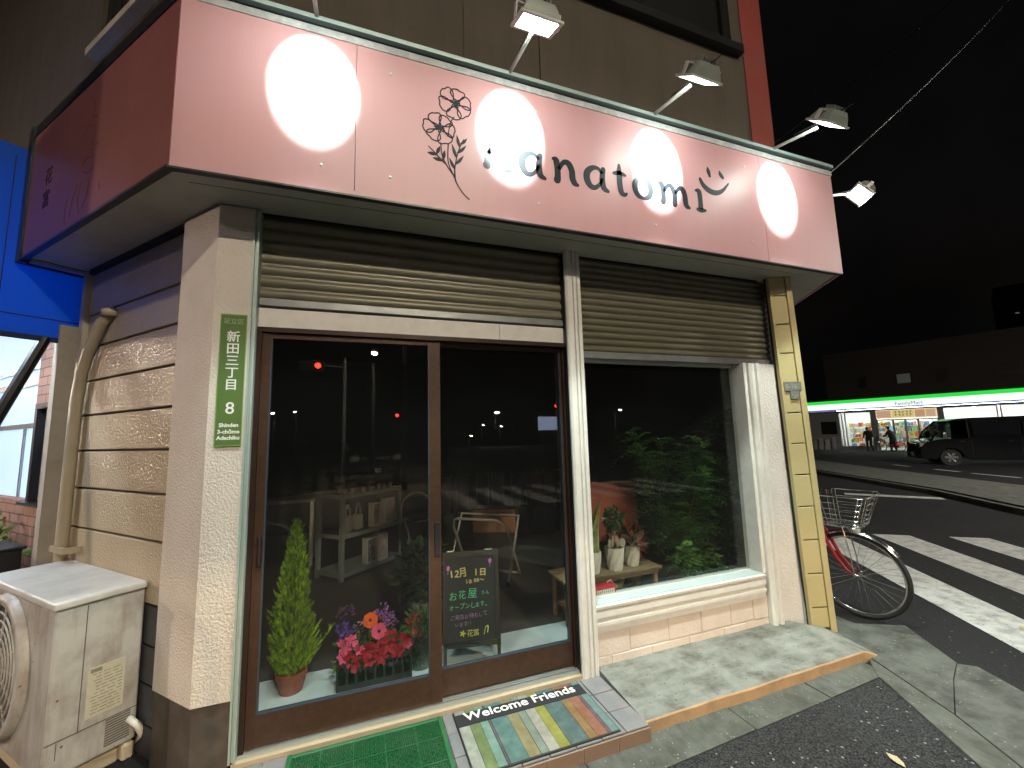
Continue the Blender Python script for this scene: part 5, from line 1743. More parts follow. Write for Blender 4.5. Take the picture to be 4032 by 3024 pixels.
for (x, y, z, a) in ((-.06, -.03, .06, .5), (.05, -.04, .06, -.5)):
    mb.add([(x + .028 * math.cos(k * .5236) * math.cos(a), y + .028 * math.cos(k * .5236) * math.sin(a), z + .036 * math.sin(k * .5236)) for k in range(12)], [tuple(range(12))])
mb.build("round_leaf", leafm("pale_round_leaf", (.40, .36, .27), (.5, .45, .34), .5, .2, 12), t)
# calathea / rubber plant with reddish leaves
t = pot_plant("potted_rubber_plant", "plant with broad maroon and pink leaves in a white pot at the bench's right", 3.135, .60, .050, .070, .16)
mb = MB(TM((3.135, .60, .357 + .14)))
for (a, el, ln, wd) in ((2.7, .7, .20, .045), (3.3, .9, .17, .04), (.3, .75, .21, .042), (.0, .35, .17, .04), (5.2, .5, .15, .04), (1.5, .8, .16, .04), (4.2, .6, .14, .04)):
    d = Vector((math.cos(a) * math.cos(el), math.sin(a) * math.cos(el), math.sin(el)))
    sd_ = Vector((-math.sin(a), math.cos(a), 0))
    nrm = d.cross(sd_)
    prev = None
    for i in range(9):
        u = i / 8
        w_ = wd * math.sin(math.pi * (.06 + .93 * u)) ** .8
        c_ = d * ln * (.15 + u) - Vector((0, 0, .05 * u * u))
        row_ = (c_ - sd_ * w_ - nrm * w_ * .3, c_, c_ + sd_ * w_ - nrm * w_ * .3)
        if prev:
            mb.add([tuple(p) for p in prev] + [tuple(p) for p in row_], [(0, 1, 4, 3), (1, 2, 5, 4)])
        prev = row_
    mb.tube([(0, 0, 0), tuple(d * ln * .2)], .004, 5)
mb.build("leaves", leafm("maroon_leaf", (.10, .045, .035), (.34, .20, .16), .35, .15, 16), t, smooth=True)
mb = MB(TM((3.135, .60, .357 + .14)))
leaf_quads(mb, (0, 0, .03), 30, .05, .05, .03)
mb.build("low_leaves", leafm("olive_leaf", (.06, .06, .02), (.16, .15, .06), .45, .15, 16), t)
# yellow-striped plant on the lower shelf
t = thing("potted_snake_plant", "yellow-leaved plant in a dark pot on the bench's lower shelf", "potted plant", (2.97, .58, .13))
MB(TM((2.97, .58, .1305))).lathe([(.035, 0), (.045, .07), (.03, .07)], 14).build("pot", dark, t)
mb = MB(TM((2.97, .58, .19)))
for x, l, a in ((-.035, -.25, .2), (-.01, -.1, -.2), (.012, .1, .3), (.04, .3, -.1)):
    mb.add([(x * .4, 0, 0), (x * .4 + .02, .005, 0), (x + .022 + l * .02, a * .03, .07), (x + l * .06, a * .04, .135), (x - .02 + l * .02, a * .03, .07)], [(0, 1, 2, 3, 4)])
mb.build("leaves", leafm("yellow_leaf", (.36, .34, .08), (.55, .5, .14), .45, .2, 30), t)
# red box
t = thing("red_case", "small red case with a white lettered strip on the window ledge by the post", "case", (2.60, .145, .35))
rm_ = TM((2.585, .15, .3505), R(3))
MB(rm_).rbox((-.10, -.03, 0), (.075, .03, .075), .012, 3).build("case_body", pm("red_cloth", (.42, .012, .02), .55, .1, 20), t)
MB(rm_).box((-.085, -.0312, .022), (.058, -.0302, .049)).build("white_strip", pm("strip_white", (.7, .66, .58), .6, .05, 20), t)
lt = MB(rm_)
x = -.078
for k in range(8):
    lt.box((x, -.0320, .029), (x + .004, -.0313, .043)).box((x + .004, -.0320, [.029, .036, .040][k % 3]), (x + .010, -.0313, [.032, .039, .043][k % 3]))
    x += .0168
lt.build("strip_marks", pm("strip_ink", (.16, .13, .11), .7, .2, 30), t)
MB(rm_).tube([(.02, .0, .074), (.03, 0, .088), (.055, 0, .09), (.068, 0, .074)], .004, 6).build("strap", pm("pale_cord", (.5, .4, .33), .7, .1, 30), t, smooth=True)
# red display panel and red-leaved plant behind
t = thing("display_board", "terracotta coloured board standing behind the window plants", "board", (3.25, 1.15, FZ))
MB(TM((3.22, 1.12, FZ), R(-4))).rbox((-.40, 0, .40), (.36, .02, .95), .003, 1).build("panel", pm("board_red", (.36, .10, .06), .7, .12, 5), t)
MB(TM((3.22, 1.12, FZ), R(-4))).box((-.38, .0205, 0), (-.35, .05, .9)).box((.31, .0205, 0), (.34, .05, .9)).build("leg_frame", blackmetal, t)
t = thing("potted_poinsettia", "red-leaved poinsettia behind the maroon plant in the window", "potted plant", (3.36, .98, FZ))
MB(TM((3.36, .98, FZ))).lathe([(.08, 0), (.11, .26), (.115, .28), (.1, .28)], 16).build("pot", pm("maroon_pot", (.10, .03, .025), .6, .2, 8), t)
mb = MB(TM((3.36, .98, FZ)))
leaf_quads(mb, (-.05, -.05, .42), 120, .15, .09, .05, .1, .7)
mb.build("red_leaves", leafm("red_leaf", (.30, .05, .025), (.55, .15, .08), .5, .2, 14), t)
mb = MB(TM((3.36, .98, FZ)))
leaf_quads(mb, (0, 0, .38), 70, .15, .09, .05)
mb.build("foliage", MATS["dark_leaf"], t)


def feather_tree(name, label, x, y, pot, stems, h, spread, nfr, seed, lcol, lit):
    """slender stems carrying many pinnate fronds"""
    r2 = random.Random(seed)
    t = thing(name, label, "potted tree", (x, y, FZ))
    M = TM((x, y, FZ))
    MB(M).lathe([(pot * .7, 0), (pot * .95, .16), (pot * 1.08, .165), (pot * 1.08, .20), (pot * .96, .20), (pot * .9, .17), (.01, .17)], 24).build("pot", lit, t)
    st_, lf = MB(M), MB(M)
    for s_ in range(stems):
        a = r2.random() * 6.28
        dx, dy = spread * .55 * math.cos(a), spread * .4 * math.sin(a)
        hh = h * r2.uniform(.62, 1.0)
        pts = [Vector((dx * u ** 1.3 * 1.2 + .02 * math.sin(5 * u + s_), dy * u ** 1.3, .17 + (hh - .17) * u)) for u in (0, .2, .4, .6, .8, 1)]
        st_.tube(pts, [.009, .008, .007, .006, .004, .002], 6)
        for k in range(nfr):
            u = r2.uniform(.12, 1) ** .8
            i = min(4, int(u * 5))
            p = pts[i].lerp(pts[i + 1], u * 5 - i)
            b_a = r2.random() * 6.28
            el = r2.uniform(-.1, .7)
            d = Vector((math.cos(b_a) * math.cos(el), math.sin(b_a) * math.cos(el) * .8, math.sin(el)))
            L_ = spread * r2.uniform(.35, .75) * (1.15 - .5 * u)
            nl = 9
            sd_ = Vector((-d.y, d.x, 0)).normalized()
            pp_ = p
            for j in range(1, nl + 1):
                v_ = j / nl
                q_ = p + d * L_ * v_ - Vector((0, 0, .35 * L_ * v_ * v_))
                st_.add([tuple(pp_ + Vector((0, 0, .0012))), tuple(pp_ - Vector((0, 0, .0012))), tuple(q_)], [(0, 1, 2)])
                ll2 = .046 * (1.1 - .5 * v_) * r2.uniform(.8, 1.2)
                for sg in (-1, 1):
                    tip = (sd_ * sg * .85 + d * .55 + Vector((0, 0, r2.uniform(-.35, .15)))).normalized() * ll2
                    wv = d * ll2 * .24
                    lf.add([tuple(q_), tuple(q_ + tip * .5 + wv), tuple(q_ + tip), tuple(q_ + tip * .5 - wv)], [(0, 1, 2, 3)])
                pp_ = q_
    st_.build("trunk", pm("green_stem", (.06, .07, .03), .6, .2, 20), t)
    lf.build("foliage", lcol, t)
    return t


feather_tree("potted_tree", "tall feathery evergreen with dark green fronds in a terracotta pot behind the display window", 3.70, .62, .135, 10, 1.66, .66, 80, 3,
             leafm("frond_leaf", (.04, .11, .022), (.13, .27, .055), .4, .2, 6), terra)
feather_tree("potted_tree", "low bushy fern filling the base of the tall feathery tree", 3.62, .42, .10, 6, .52, .30, 22, 8,
             leafm("fern_leaf", (.06, .14, .025), (.18, .33, .06), .4, .2, 8), terra)
feather_tree("potted_tree", "thin-stemmed plant in a grey pot in the window's right corner", 4.08, .52, .11, 3, 1.05, .30, 8, 11,
             leafm("bright_leaf", (.05, .12, .03), (.16, .26, .08), .4, .25, 8), pm("grey_pot", (.22, .23, .21), .6, .12, 7))

# =================================================================== BICYCLE
def bicycle(name, label, loc, rz, lean=0.0):
    t = thing(name, label, "bicycle", loc, rz)
    M = Matrix.Translation(loc) @ Matrix.Rotation(rz, 4, 'Z') @ Matrix.Rotation(lean, 4, 'X')
    RW, WB = .338, 1.10
    red = pm("red_paint", (.33, .012, .016), .28, .1, 8, coat=.4)
    for x, nm in ((0, "wheel"), (WB, "wheel")):
        MW = M @ frame((x, 0, RW), (1, 0, 0), (0, 0, 1))
        wl = MB(MW).tube([((RW - .035) * math.cos(a * math.pi / 24), (RW - .035) * math.sin(a * math.pi / 24), 0) for a in range(48)], .0105, 8, closed=True).build("wheel", chrome, t, smooth=True)
        MB(MW).tube([((RW - .016) * math.cos(a * math.pi / 24), (RW - .016) * math.sin(a * math.pi / 24), 0) for a in range(48)], .0175, 10, closed=True).build("tyre", rubber, wl, smooth=True)
        sp = MB(MW)
        for k in range(32):
            a = k * math.pi / 16
            a2 = a + (.55 if k % 2 else -.55)
            z_ = .028 if (k // 2) % 2 else -.028
            sp.tube([(.022 * math.cos(a2), .022 * math.sin(a2), z_), ((RW - .04) * math.cos(a), (RW - .04) * math.sin(a), 0)], .0014, 4, cap=False)
        sp.build("spokes", chrome, wl)
        MB(MW).lathe([(.010, -.055), (.024, -.034), (.014, -.02), (.014, .02), (.024, .034), (.010, .055)], 14).build("hub", chrome, wl, smooth=True)
        fe = MB(M)
        n = 22
        a0, a1 = (R(-5), R(200)) if x == 0 else (R(35), R(165))
        for side in (0,):
            ring = []
            for k in range(n + 1):
                a = a0 + (a1 - a0) * k / n
                for w_, rr in ((-.028, RW + .002), (-.018, RW + .014), (0, RW + .018), (.018, RW + .014), (.028, RW + .002)):
                    ring.append((x + rr * math.cos(a), w_, RW + rr * math.sin(a)))
            fs_ = []
            for k in range(n):
                for j in range(4):
                    fs_.append((k * 5 + j, k * 5 + j + 1, k * 5 + 6 + j, k * 5 + 5 + j))
            fe.add(ring, fs_)
        fe.build("mudguard", chrome, t, smooth=True)
    ht, hb2 = Vector((.865, 0, .80)), Vector((.905, 0, .66))      # head tube ends
    bbp = Vector((.44, 0, .29))
    st2 = Vector((.30, 0, .62))
    fr = MB(M)
    fr.tube([tuple(hb2 + Vector((-.005, 0, .03))), (.66, 0, .40), tuple(bbp)], .019, 10)
    fr.tube([tuple(ht + Vector((0, 0, -.05))), (.62, 0, .50), tuple(bbp.lerp(st2, .35))], .016, 10)
    fr.tube([tuple(bbp), tuple(st2)], .017, 10)
    fr.tube([tuple(ht), tuple(hb2)], .023, 12)
    for y in (-.05, .05):
        fr.tube([tuple(bbp + Vector((0, y * .5, 0))), (.2, y, .30), (0, y, RW)], .010, 8).tube([tuple(st2 + Vector((0, y * .4, -.04))), (0, y, RW)], .008, 8)
    fr.build("frame", red, t, smooth=True)
    fk = MB(M)
    for y in (-.045, .045):
        fk.tube([(.91, y * .8, .65), (.935, y, .58), (.985, y, .46), (1.045, y, .375), (WB, y, RW)], [.014, .014, .013, .010, .009], 10)
    fk.tube([(.91, -.036, .66), (.91, .036, .66)], .015, 10)
    fk.build("fork", red, t, smooth=True)
    hb3 = MB(M)
    hb3.tube([(.865, 0, .80), (.845, 0, .90), (.87, 0, .955)], .0125, 10)
    hb3.tube([(.68, -.275, .985), (.78, -.27, .985), (.85, -.20, .975), (.885, -.06, .955), (.885, .06, .955), (.85, .20, .975), (.78, .27, .985), (.68, .275, .985)], .011, 10)
    hb3.build("handlebar", chrome, t, smooth=True)
    for y in (-.275, .275):
        MB(M).tube([(.66, y, .985), (.78, y * .99, .985)], .0165, 10).build("grip", rubber, t, smooth=True)
        MB(M).tube([(.80, y * .95, .97), (.74, y * .93, .945), (.68, y * .93, .94)], .005, 6).build("brake_lever", alu, t)
    MB(M @ TM((.84, -.15, .99))).lathe([(.024, 0), (.027, .008), (.018, .022), (.001, .027)], 16).build("bell", chrome, t, smooth=True)
    # wire basket
    bk_ = MB(M)
    zb, zt = .74, .99
    xb0, xb1, xt0, xt1 = .945, 1.20, .92, 1.285
    wb, wt = .125, .175
    loops = []
    for k in range(7):
        u = [0, .12, .24, .40, .58, .78, 1][k]
        x0, x1, w_ = xb0 + (xt0 - xb0) * u, xb1 + (xt1 - xb1) * u, wb + (wt - wb) * u
        z = zb + (zt - zb) * u
        c = .05
        lp = []
        for (cx, cy, a0) in ((x1 - c, w_ - c, 0), (x0 + c, w_ - c, 90), (x0 + c, -w_ + c, 180), (x1 - c, -w_ + c, 270)):
            for q_ in range(4):
                a = R(a0 + q_ * 30)
                lp.append((cx + c * math.cos(a), cy + c * math.sin(a), z))
        loops.append(lp)
        bk_.tube(lp, .0042 if k == 6 else .0024, 5, closed=True)
    for j in range(16):
        bk_.tube([loops[0][j], loops[3][j], loops[6][j]], .0020, 4)
    for k in range(9):
        x = xb0 + .02 + k * (xb1 - xb0 - .04) / 8
        bk_.tube([(x, -wb + .004, zb), (x, wb - .004, zb)], .002, 4)
    for k in range(5):
        y = -wb + .03 + k * (2 * wb - .06) / 4
        bk_.tube([(xb0 + .004, y, zb - .003), (xb1 - .004, y, zb - .003)], .002, 4)
    bk_.build("basket", chrome, t)
    MB(M).box((.95, -.06, .725), (1.14, .06, .735)).tube([(1.06, -.05, .73), (1.09, -.055, .5), (WB, -.06, RW)], .005, 6).tube([(1.06, .05, .73), (1.09, .055, .5), (WB, .06, RW)], .005, 6).build("basket_stay", chrome, t)
    MB(M @ TM((1.13, 0, .70), 0, R(90), 'Y')).lathe([(.012, -.05), (.03, -.03), (.034, .02), (.03, .026)], 16).build("headlamp", pm("lamp_lens", (.7, .7, .66), .2, .05, 6), t, smooth=True)
    MB(M).tube([(.30, 0, .62), (.275, 0, .74)], .0125, 10).build("seat_post", chrome, t)
    sd2 = MB(M)
    pr3 = [(.50, .025), (.42, .03), (.33, .055), (.25, .095), (.18, .105), (.14, .085)]
    up2 = [(x, w_, .79 + .02 * (x < .2)) for x, w_ in pr3]
    vs_ = [(x, -w_, z - .03) for x, w_, z in up2] + [(x, -w_ * .6, z) for x, w_, z in up2] + [(x, w_ * .6, z) for x, w_, z in up2] + [(x, w_, z - .03) for x, w_, z in up2]
    fs_ = []
    for k in range(5):
        for j in range(3):
            fs_.append((j * 6 + k, j * 6 + k + 1, (j + 1) * 6 + k + 1, (j + 1) * 6 + k))
    fs_ += [(0, 6, 12, 18), (5, 23, 17, 11)]
    for k in range(5):
        fs_.append((k, 18 + k, 19 + k, k + 1))
    sd2.add(vs_, fs_)
    sd2.build("saddle", rubber, t)
    cg = MB(M)
    cg.rbox((.02, .055, .26), (.54, .065, .40), .004, 1)
    cg.build("chain_guard", red, t)
    cr2 = MB(M)
    cr2.tube([(.44, .07, .29), (.53, .08, .17)], .009, 8).tube([(.44, -.07, .29), (.35, -.08, .41)], .009, 8).tube([(.44, -.075, .29), (.44, .075, .29)], .014, 10)
    cr2.build("crank", chrome, t)
    for x, y, z in ((.53, .125, .17), (.35, -.125, .41)):
        MB(M).rbox((x - .045, y - .04, z - .011), (x + .045, y + .04, z + .011), .006, 1).build("pedal", rubber, t)
    rk2 = MB(M)
    for y in (-.06, .06):
        rk2.tube([(.24, y, .64), (.05, y, .70), (-.18, y, .70), (-.20, y * .5, .70)], .005, 6).tube([(-.06, y, .70), (0, y, RW)], .004, 6)
    for x in (.1, 0, -.1):
        rk2.tube([(x, -.06, .70), (x, .06, .70)], .004, 6)
    rk2.build("rear_rack", chrome, t)
    MB(M).tube([(0, -.07, RW), (.0, -.11, .16), (-.05, -.12, .015)], .007, 6).tube([(0, .07, RW), (.0, .11, .16), (-.05, .12, .015)], .007, 6).build("kickstand", alu, t)
    return t


fc = Vector((4.865, -.05))
hd_ = Vector((.24, -.971)).normalized()
rear = fc - hd_ * 1.10
bike = bicycle("bicycle", "red city bicycle with chrome wire basket parked behind the yellow corner panel", (rear.x, rear.y, -.098), math.atan2(hd_.y, hd_.x), R(4))

# =================================================================== VAN
def van(name, label, loc, rz, plate=True):
    t = thing(name, label, "van", loc, rz)
    M = TM(loc, rz)
    paint = pm("black_paint", (.004, .004, .005), .14, .2, 3, coat=.5)
    tint = pm("tinted_glass", (.008, .008, .010), .06, .2, 2)
    Lr, Lf, HW = -1.05, 4.10, .90           # rear / front ends measured from the rear axle, half width
    WBv = 3.11
    # body: side outline swept across with rounded tumblehome
    low = [(Lr, .42), (Lr - .02, .75), (Lr + .02, 1.12), (2.55, 1.12), (3.15, 1.12), (3.42, 1.10), (3.80, .98), (4.02, .80), (4.08, .55), (4.05, .30), (3.62, .26)]
    arch = lambda cx: [(cx + .40 * math.cos(R(a)), .34 + .40 * math.sin(R(a))) for a in range(0, 181, 20)]
    outline = low[:] + arch(WBv) + [(2.5, .24), (.6, .24)] + arch(0) + [(-.5, .30)]

    def loft(poly, ys, mb):
        n = len(poly)
        rings = []
        for y, sc_ in ys:
            rings.append([(x if sc_ == 1 else x - (x - 1.5) * (1 - sc_) * .6, y, z) for x, z in poly])
        k = len(mb.v)
        vs = [v for r_ in rings for v in r_]
        fs = []
        for i in range(len(rings) - 1):
            for j in range(n):
                j2 = (j + 1) % n
                fs.append((i * n + j, i * n + j2, (i + 1) * n + j2, (i + 1) * n + j))
        fs.append(tuple(range(n - 1, -1, -1)))
        fs.append(tuple((len(rings) - 1) * n + j for j in range(n)))
        mb.add(vs, fs)
    b1 = MB(M)
    loft(outline, [(-HW, .97), (-HW + .03, 1), (HW - .03, 1), (HW, .97)], b1)
    # rear upper box (solid with dark windows) and roof; the cab is open between the pillars
    upr = [(Lr + .02, 1.121), (2.42, 1.121), (2.42, 1.88), (2.3, 1.97), (-.7, 2.0), (Lr + .12, 1.93), (Lr + .05, 1.6)]
    loft(upr, [(-HW + .09, .97), (-HW + .03, 1), (HW - .03, 1), (HW - .09, .97)], b1)
    roof = [(2.421, 1.87), (2.95, 1.84), (3.02, 1.87), (2.7, 1.95), (2.421, 1.965)]
    loft(roof, [(-HW + .08, 1), (HW - .08, 1)], b1)
    for y in (-HW + .06, HW - .06):
        b1.tube([(3.0, y * .98, 1.86), (3.45, y, 1.42), (3.62, y, 1.05)], .035, 8)
        b1.tube([(2.47, y * .98, 1.9), (2.47, y, 1.1)], .05, 8)
    b1.build("body", paint, t)
    # glass
    wg = glass("van_glass", (.55, .60, .60), .06)
    MB(M).add([(3.03, -HW + .12, 1.85), (3.03, HW - .12, 1.85), (3.62, HW - .06, 1.11), (3.62, -HW + .06, 1.11), (3.0, -HW + .12, 1.84), (3.0, HW - .12, 1.84), (3.59, HW - .06, 1.11), (3.59, -HW + .06, 1.11)],
              [(0, 1, 2, 3), (4, 7, 6, 5), (0, 4, 5, 1), (3, 2, 6, 7)]).build("windscreen", wg, t)
    for y, s_ in ((-HW + .05, -1), (HW - .05, 1)):
        MB(M).add([(2.52, y, 1.84), (2.98, y, 1.82), (3.42, y, 1.42), (3.52, y, 1.13), (2.52, y, 1.13), (2.52, y + .006, 1.84), (2.98, y + .006, 1.82), (3.42, y + .006, 1.42), (3.52, y + .006, 1.13), (2.52, y + .006, 1.13)],
                  [(0, 1, 2, 3, 4), (9, 8, 7, 6, 5), (0, 5, 6, 1), (1, 6, 7, 2), (2, 7, 8, 3), (3, 8, 9, 4), (4, 9, 5, 0)]).build("window", wg, t)
        yo = -HW + .027 if s_ < 0 else HW - .031
        for (x0, x1) in ((1.0, 2.36), (-.82, .94)):
            MB(M).rbox((x0, yo, 1.22), (x1, yo + .004, 1.80), .0015, 1).build("window", tint, t)
        ys_ = s_ * (HW + .002)
        for x in (2.62, 1.25):
            MB(M).rbox((x, min(ys_, ys_ + s_ * .03), .98), (x + .17, max(ys_, ys_ + s_ * .03), 1.015), .008, 1).build("door_handle", chrome, t)
        MB(M).box((2.43, min(ys_, ys_ + s_ * .002), .30), (2.44, max(ys_, ys_ + s_ * .002), 1.10)).box((1.02, min(ys_, ys_ + s_ * .002), .30), (1.03, max(ys_, ys_ + s_ * .002), 1.10)).build("door_seam", MATS["gap_dark"], t)
        MB(M).rbox((3.20, s_ * (HW + .12) - .07, 1.16), (3.32, s_ * (HW + .12) + .07, 1.38), .025, 2).tube([(3.30, s_ * (HW - .02), 1.14), (3.27, s_ * (HW + .08), 1.2)], .02, 6).build("wing_mirror", pm("mirror_shell", (.25, .25, .25), .2, .1, 6, metal=.8), t)
        MB(M).rbox((3.86, s_ * .72 - .16, .74), (4.045, s_ * .72 + .16, .98), .05, 3).build("headlight", pm("headlight_glass", (.75, .77, .78), .08, .1, 14, metal=.75), t)
        MB(M).rbox((4.03, s_ * .72 - .07, .40), (4.09, s_ * .72 + .07, .50), .02, 2).build("fog_lamp", MATS["headlight_glass"], t)
    MB(M).rbox((3.99, -.48, .80), (4.065, .48, .92), .015, 2).box((4.05, -.44, .825), (4.072, .44, .835)).box((4.05, -.44, .86), (4.072, .44, .87)).build("grille", chrome, t)
    MB(M).rbox((4.00, -.80, .28), (4.10, .80, .56), .04, 2).build("bumper", paint, t)
    MB(M).rbox((4.10, -.17, .36), (4.112, .17, .52), .003, 1).build("number_plate", pm("plate_pale", (.70, .72, .72), .5, .05, 20), t)
    for x in (0, WBv):
        for s_ in (-1, 1):
            MW = M @ frame((x, s_ * (HW - .12), .335), (1, 0, 0), (0, 0, 1))
            wl = MB(MW).lathe([(.20, -.09), (.325, -.10), (.335, -.06), (.335, .06), (.325, .10), (.20, .09)], 28).build("wheel", rubber, t, smooth=False)
            rm2 = MB(MW)
            so_ = .102 if s_ < 0 else -.102
            rm2.lathe([(.205, so_ * .97), (.20, so_ * .7), (.06, so_ * .85), (.001, so_ * .9)], 24, cap=False)
            for k in range(6):
                a = k * math.pi / 3
                rm2.tube([(.04 * math.cos(a), .04 * math.sin(a), so_ * .98), (.20 * math.cos(a), .20 * math.sin(a), so_ * .95)], [.035, .05], 6)
            rm2.build("rim", pm("alloy", (.55, .55, .54), .35, .1, 8, metal=.7), wl)
    return t


vf = Vector((24.4, 7.9))
vh = Vector((-.64, .768)).normalized()
perp = Vector((-vh.y, vh.x))
org = vf - vh * 3.11 + perp * (-.78) * -1 * 0
org = vf - vh * 3.11 - perp * .78
van("parked_van", "black van with chrome wheels in front of the bright convenience store", (org.x, org.y, gz(org.x)), math.atan2(vh.y, vh.x))

# =================================================================== CONVENIENCE STORE
d_ = Vector((math.sin(R(-13.2)), math.cos(R(-13.2)), 0))
SL_ = Vector((35.899, 21.585, -.461))
SM = Matrix((-d_, Vector((d_.y, -d_.x, 0)), Vector((0, 0, 1)))).transposed().to_4x4()     # X along the front, Y into the store, Z up
SM.translation = (SL_.x, SL_.y, 0)
if (SM.to_3x3() @ Vector((0, 1, 0))).x < 0:
    SM = Matrix((-d_, Vector((-d_.y, d_.x, 0)), Vector((0, 0, 1)))).transposed().to_4x4()
    SM.translation = (SL_.x, SL_.y, 0)
cs_ = thing("convenience_store", "brightly lit convenience store with green and white fascia across the junction", "store", tuple(SM @ Vector((8, 2, -.46))))
sw = pm("store_wall", (.30, .29, .27), .7, .1, 3)
G0 = -.62
XE = 19.0
gb2 = MB(SM)
gb2.box((0, 0, G0), (2.1, .2, 2.55)).box((4.15, 0, G0), (4.45, .2, 2.55)).box((2.1, 0, 2.42), (4.15, .2, 2.55)).box((4.45, 0, 2.46), (XE, .2, 2.55)).box((2.1, 0, G0), (4.15, .2, -.2)).box((7.70, 0, G0), (7.95, .2, 2.46)).box((7.95, 0, G0), (XE, .2, .1))
gb2.box((0, .2, G0), (.2, 9, 2.9)).box((XE - .2, .2, G0), (XE, 9, 2.9)).box((.2, 8.8, G0), (XE - .2, 9, 2.9))
gb2.build("wall", sw, cs_)
MB(SM).box((-.1, -.1, 3.36), (XE, 9.1, 3.46)).build("roof", pm("store_roof", (.08, .08, .08), .8, .2, 3), cs_)
fa = MB(SM).box((0, -.52, 2.58), (XE, .0, 3.35)).build("fascia", pm("fascia_core", (.4, .4, .4), .6, .05, 3), cs_)
MB(SM).box((0, -.54, 3.10), (XE, -.521, 3.35)).box((-.02, -.54, 3.10), (-.001, .0, 3.35)).build("green_band", em("store_green", (.02, .75, .06), 1.0), fa)
MB(SM).box((0, -.54, 2.665), (XE, -.521, 3.098)).box((-.02, -.54, 2.58), (-.001, .0, 3.098)).build("white_band", em("store_white", (.92, 1, .97), 1.1), fa)
MB(SM).box((0, -.54, 2.585), (XE, -.521, 2.663)).build("blue_band", em("store_blue", (.10, .12, .75), .8), fa)
FX = SM @ frame((0, -.541, 0), (1, 0, 0), (0, 0, 1))
text("lettering", "FamilyMart", .36, FX @ Matrix.Translation((5.72, 2.74, 0)), pm("store_letter", (.03, .14, .12), .6, .05, 3), fa, .004, 0, sx=.92)
# interior: white hall with ceiling lamps and shelves of goods
MB(SM).box((.2, .25, G0), (XE - .2, 8.8, -.45)).build("interior_floor", pm("store_floor", (.6, .6, .58), .4, .05, 3), cs_)
MB(SM).box((.2, .25, 2.75), (XE - .2, 8.8, 2.8)).build("interior_ceiling", pm("store_ceiling", (.75, .75, .74), .8, .03, 3), cs_)
for y in (.9, 2.6, 4.5):
    MB(SM).box((.5, y, 2.70), (XE - .5, y + .25, 2.74)).build("ceiling_lamp", em("store_lamp", (.95, 1, .97), 24), cs_)
MB(SM).box((.25, 5.6, -.45), (XE - .25, 5.7, 2.7)).build("interior_wall", pm("store_inner", (.7, .7, .68), .7, .05, 2), cs_)
goods = MB(SM)
pal = [(.7, .7, .66), (.6, .12, .06), (.65, .45, .1), (.15, .3, .5), (.3, .5, .2), (.7, .5, .45), (.2, .18, .16), (.75, .72, .5)]
for y in (1.5, 3.3, 5.3):
    for z in (-.3, .1, .5, .9, 1.3):
        x = 2.3
        while x < XE - 1:
            w_ = rnd.uniform(.1, .35)
            goods.col = rnd.choice(pal)
            if rnd.random() < .85:
                goods.box((x, y, z), (x + w_, y + .25, z + rnd.uniform(.2, .34)))
            x += w_ + .03
o = goods.build("goods", attrm("goods_tone", .6), cs_, tone=True)
o["kind"] = "stuff"
shf = MB(SM)
for y in (1.48, 3.28, 5.28):
    for z in (-.33, .07, .47, .87, 1.27):
        shf.box((2.2, y, z), (XE - 1, y + .3, z + .025))
shf.build("shelving", pm("shelf_white", (.6, .6, .58), .5, .05, 3), cs_)
sgl = glass("store_glass", (.95, .97, .96), .05)
for (x0, x1, z0, z1) in ((2.1, 2.36, -.2, 2.42), (2.5, 4.15, -.2, 2.42), (7.95, 10.4, .1, 2.46), (10.5, 13.1, .1, 2.46), (13.2, 15.8, .1, 2.46), (15.9, 18.6, .1, 2.46)):
    wv = MB(SM).box((x0, .02, z0), (x0 + .06, .12, z1)).box((x1 - .06, .02, z0), (x1, .12, z1)).box((x0 + .06, .02, z0), (x1 - .06, .12, z0 + .06)).box((x0 + .06, .02, z1 - .06), (x1 - .06, .12, z1)).build("window", alu, cs_)
    MB(SM).box((x0 + .06, .06, z0 + .06), (x1 - .06, .07, z1 - .06)).build("pane", sgl, wv)
for i, x in enumerate((4.45, 5.37, 6.03, 6.70)):
    x1 = (5.36, 6.02, 6.69, 7.70)[i]
    dv = MB(SM).box((x, .03, G0 + .1), (x + .05, .09, 1.78)).box((x1 - .05, .03, G0 + .1), (x1, .09, 1.78)).box((x + .05, .03, 1.70), (x1 - .05, .09, 1.78)).box((x + .05, .03, G0 + .1), (x1 - .05, .09, G0 + .2)).build("sliding_door", alu, cs_)
    MB(SM).box((x + .05, .055, G0 + .2), (x1 - .05, .062, 1.70)).build("door_glass", sgl, dv)
bn = MB(SM).box((4.46, -.02, 1.84), (7.69, .02, 2.45)).build("banner", em("banner_yellow", (.95, .74, .36), .75), cs_)
for x0, x1, c in ((4.5, 5.3, (.85, .52, .34)), (5.4, 6.55, (1, .82, .35)), (6.6, 7.1, (.80, .45, .26)), (7.15, 7.62, (.85, .58, .36))):
    MB(SM).box((x0, -.026, 1.9), (x1, -.0205, 2.39)).build("banner_picture", em("banner_%d" % int(x0 * 10), c, .55), bn)
mk = MB(FX @ Matrix.Translation((0, 0, -.512)))
for k in range(5):
    for j in range(2):
        x, z = 5.52 + k * .2, 2.20 - j * .2
        mk.stroke([(x, z + .11, .012), (x + .12, z + .11, .012)], .004, False).stroke([(x + .06, z + .14, .012), (x + .06, z, .012)], .004, False).stroke([(x + .06, z + .07, .01), (x + (.13 if k % 2 else -.01), z, .01)], .004, False)
mk.build("banner_marks", pm("banner_ink", (.35, .10, .04), .6, .1, 3), bn)
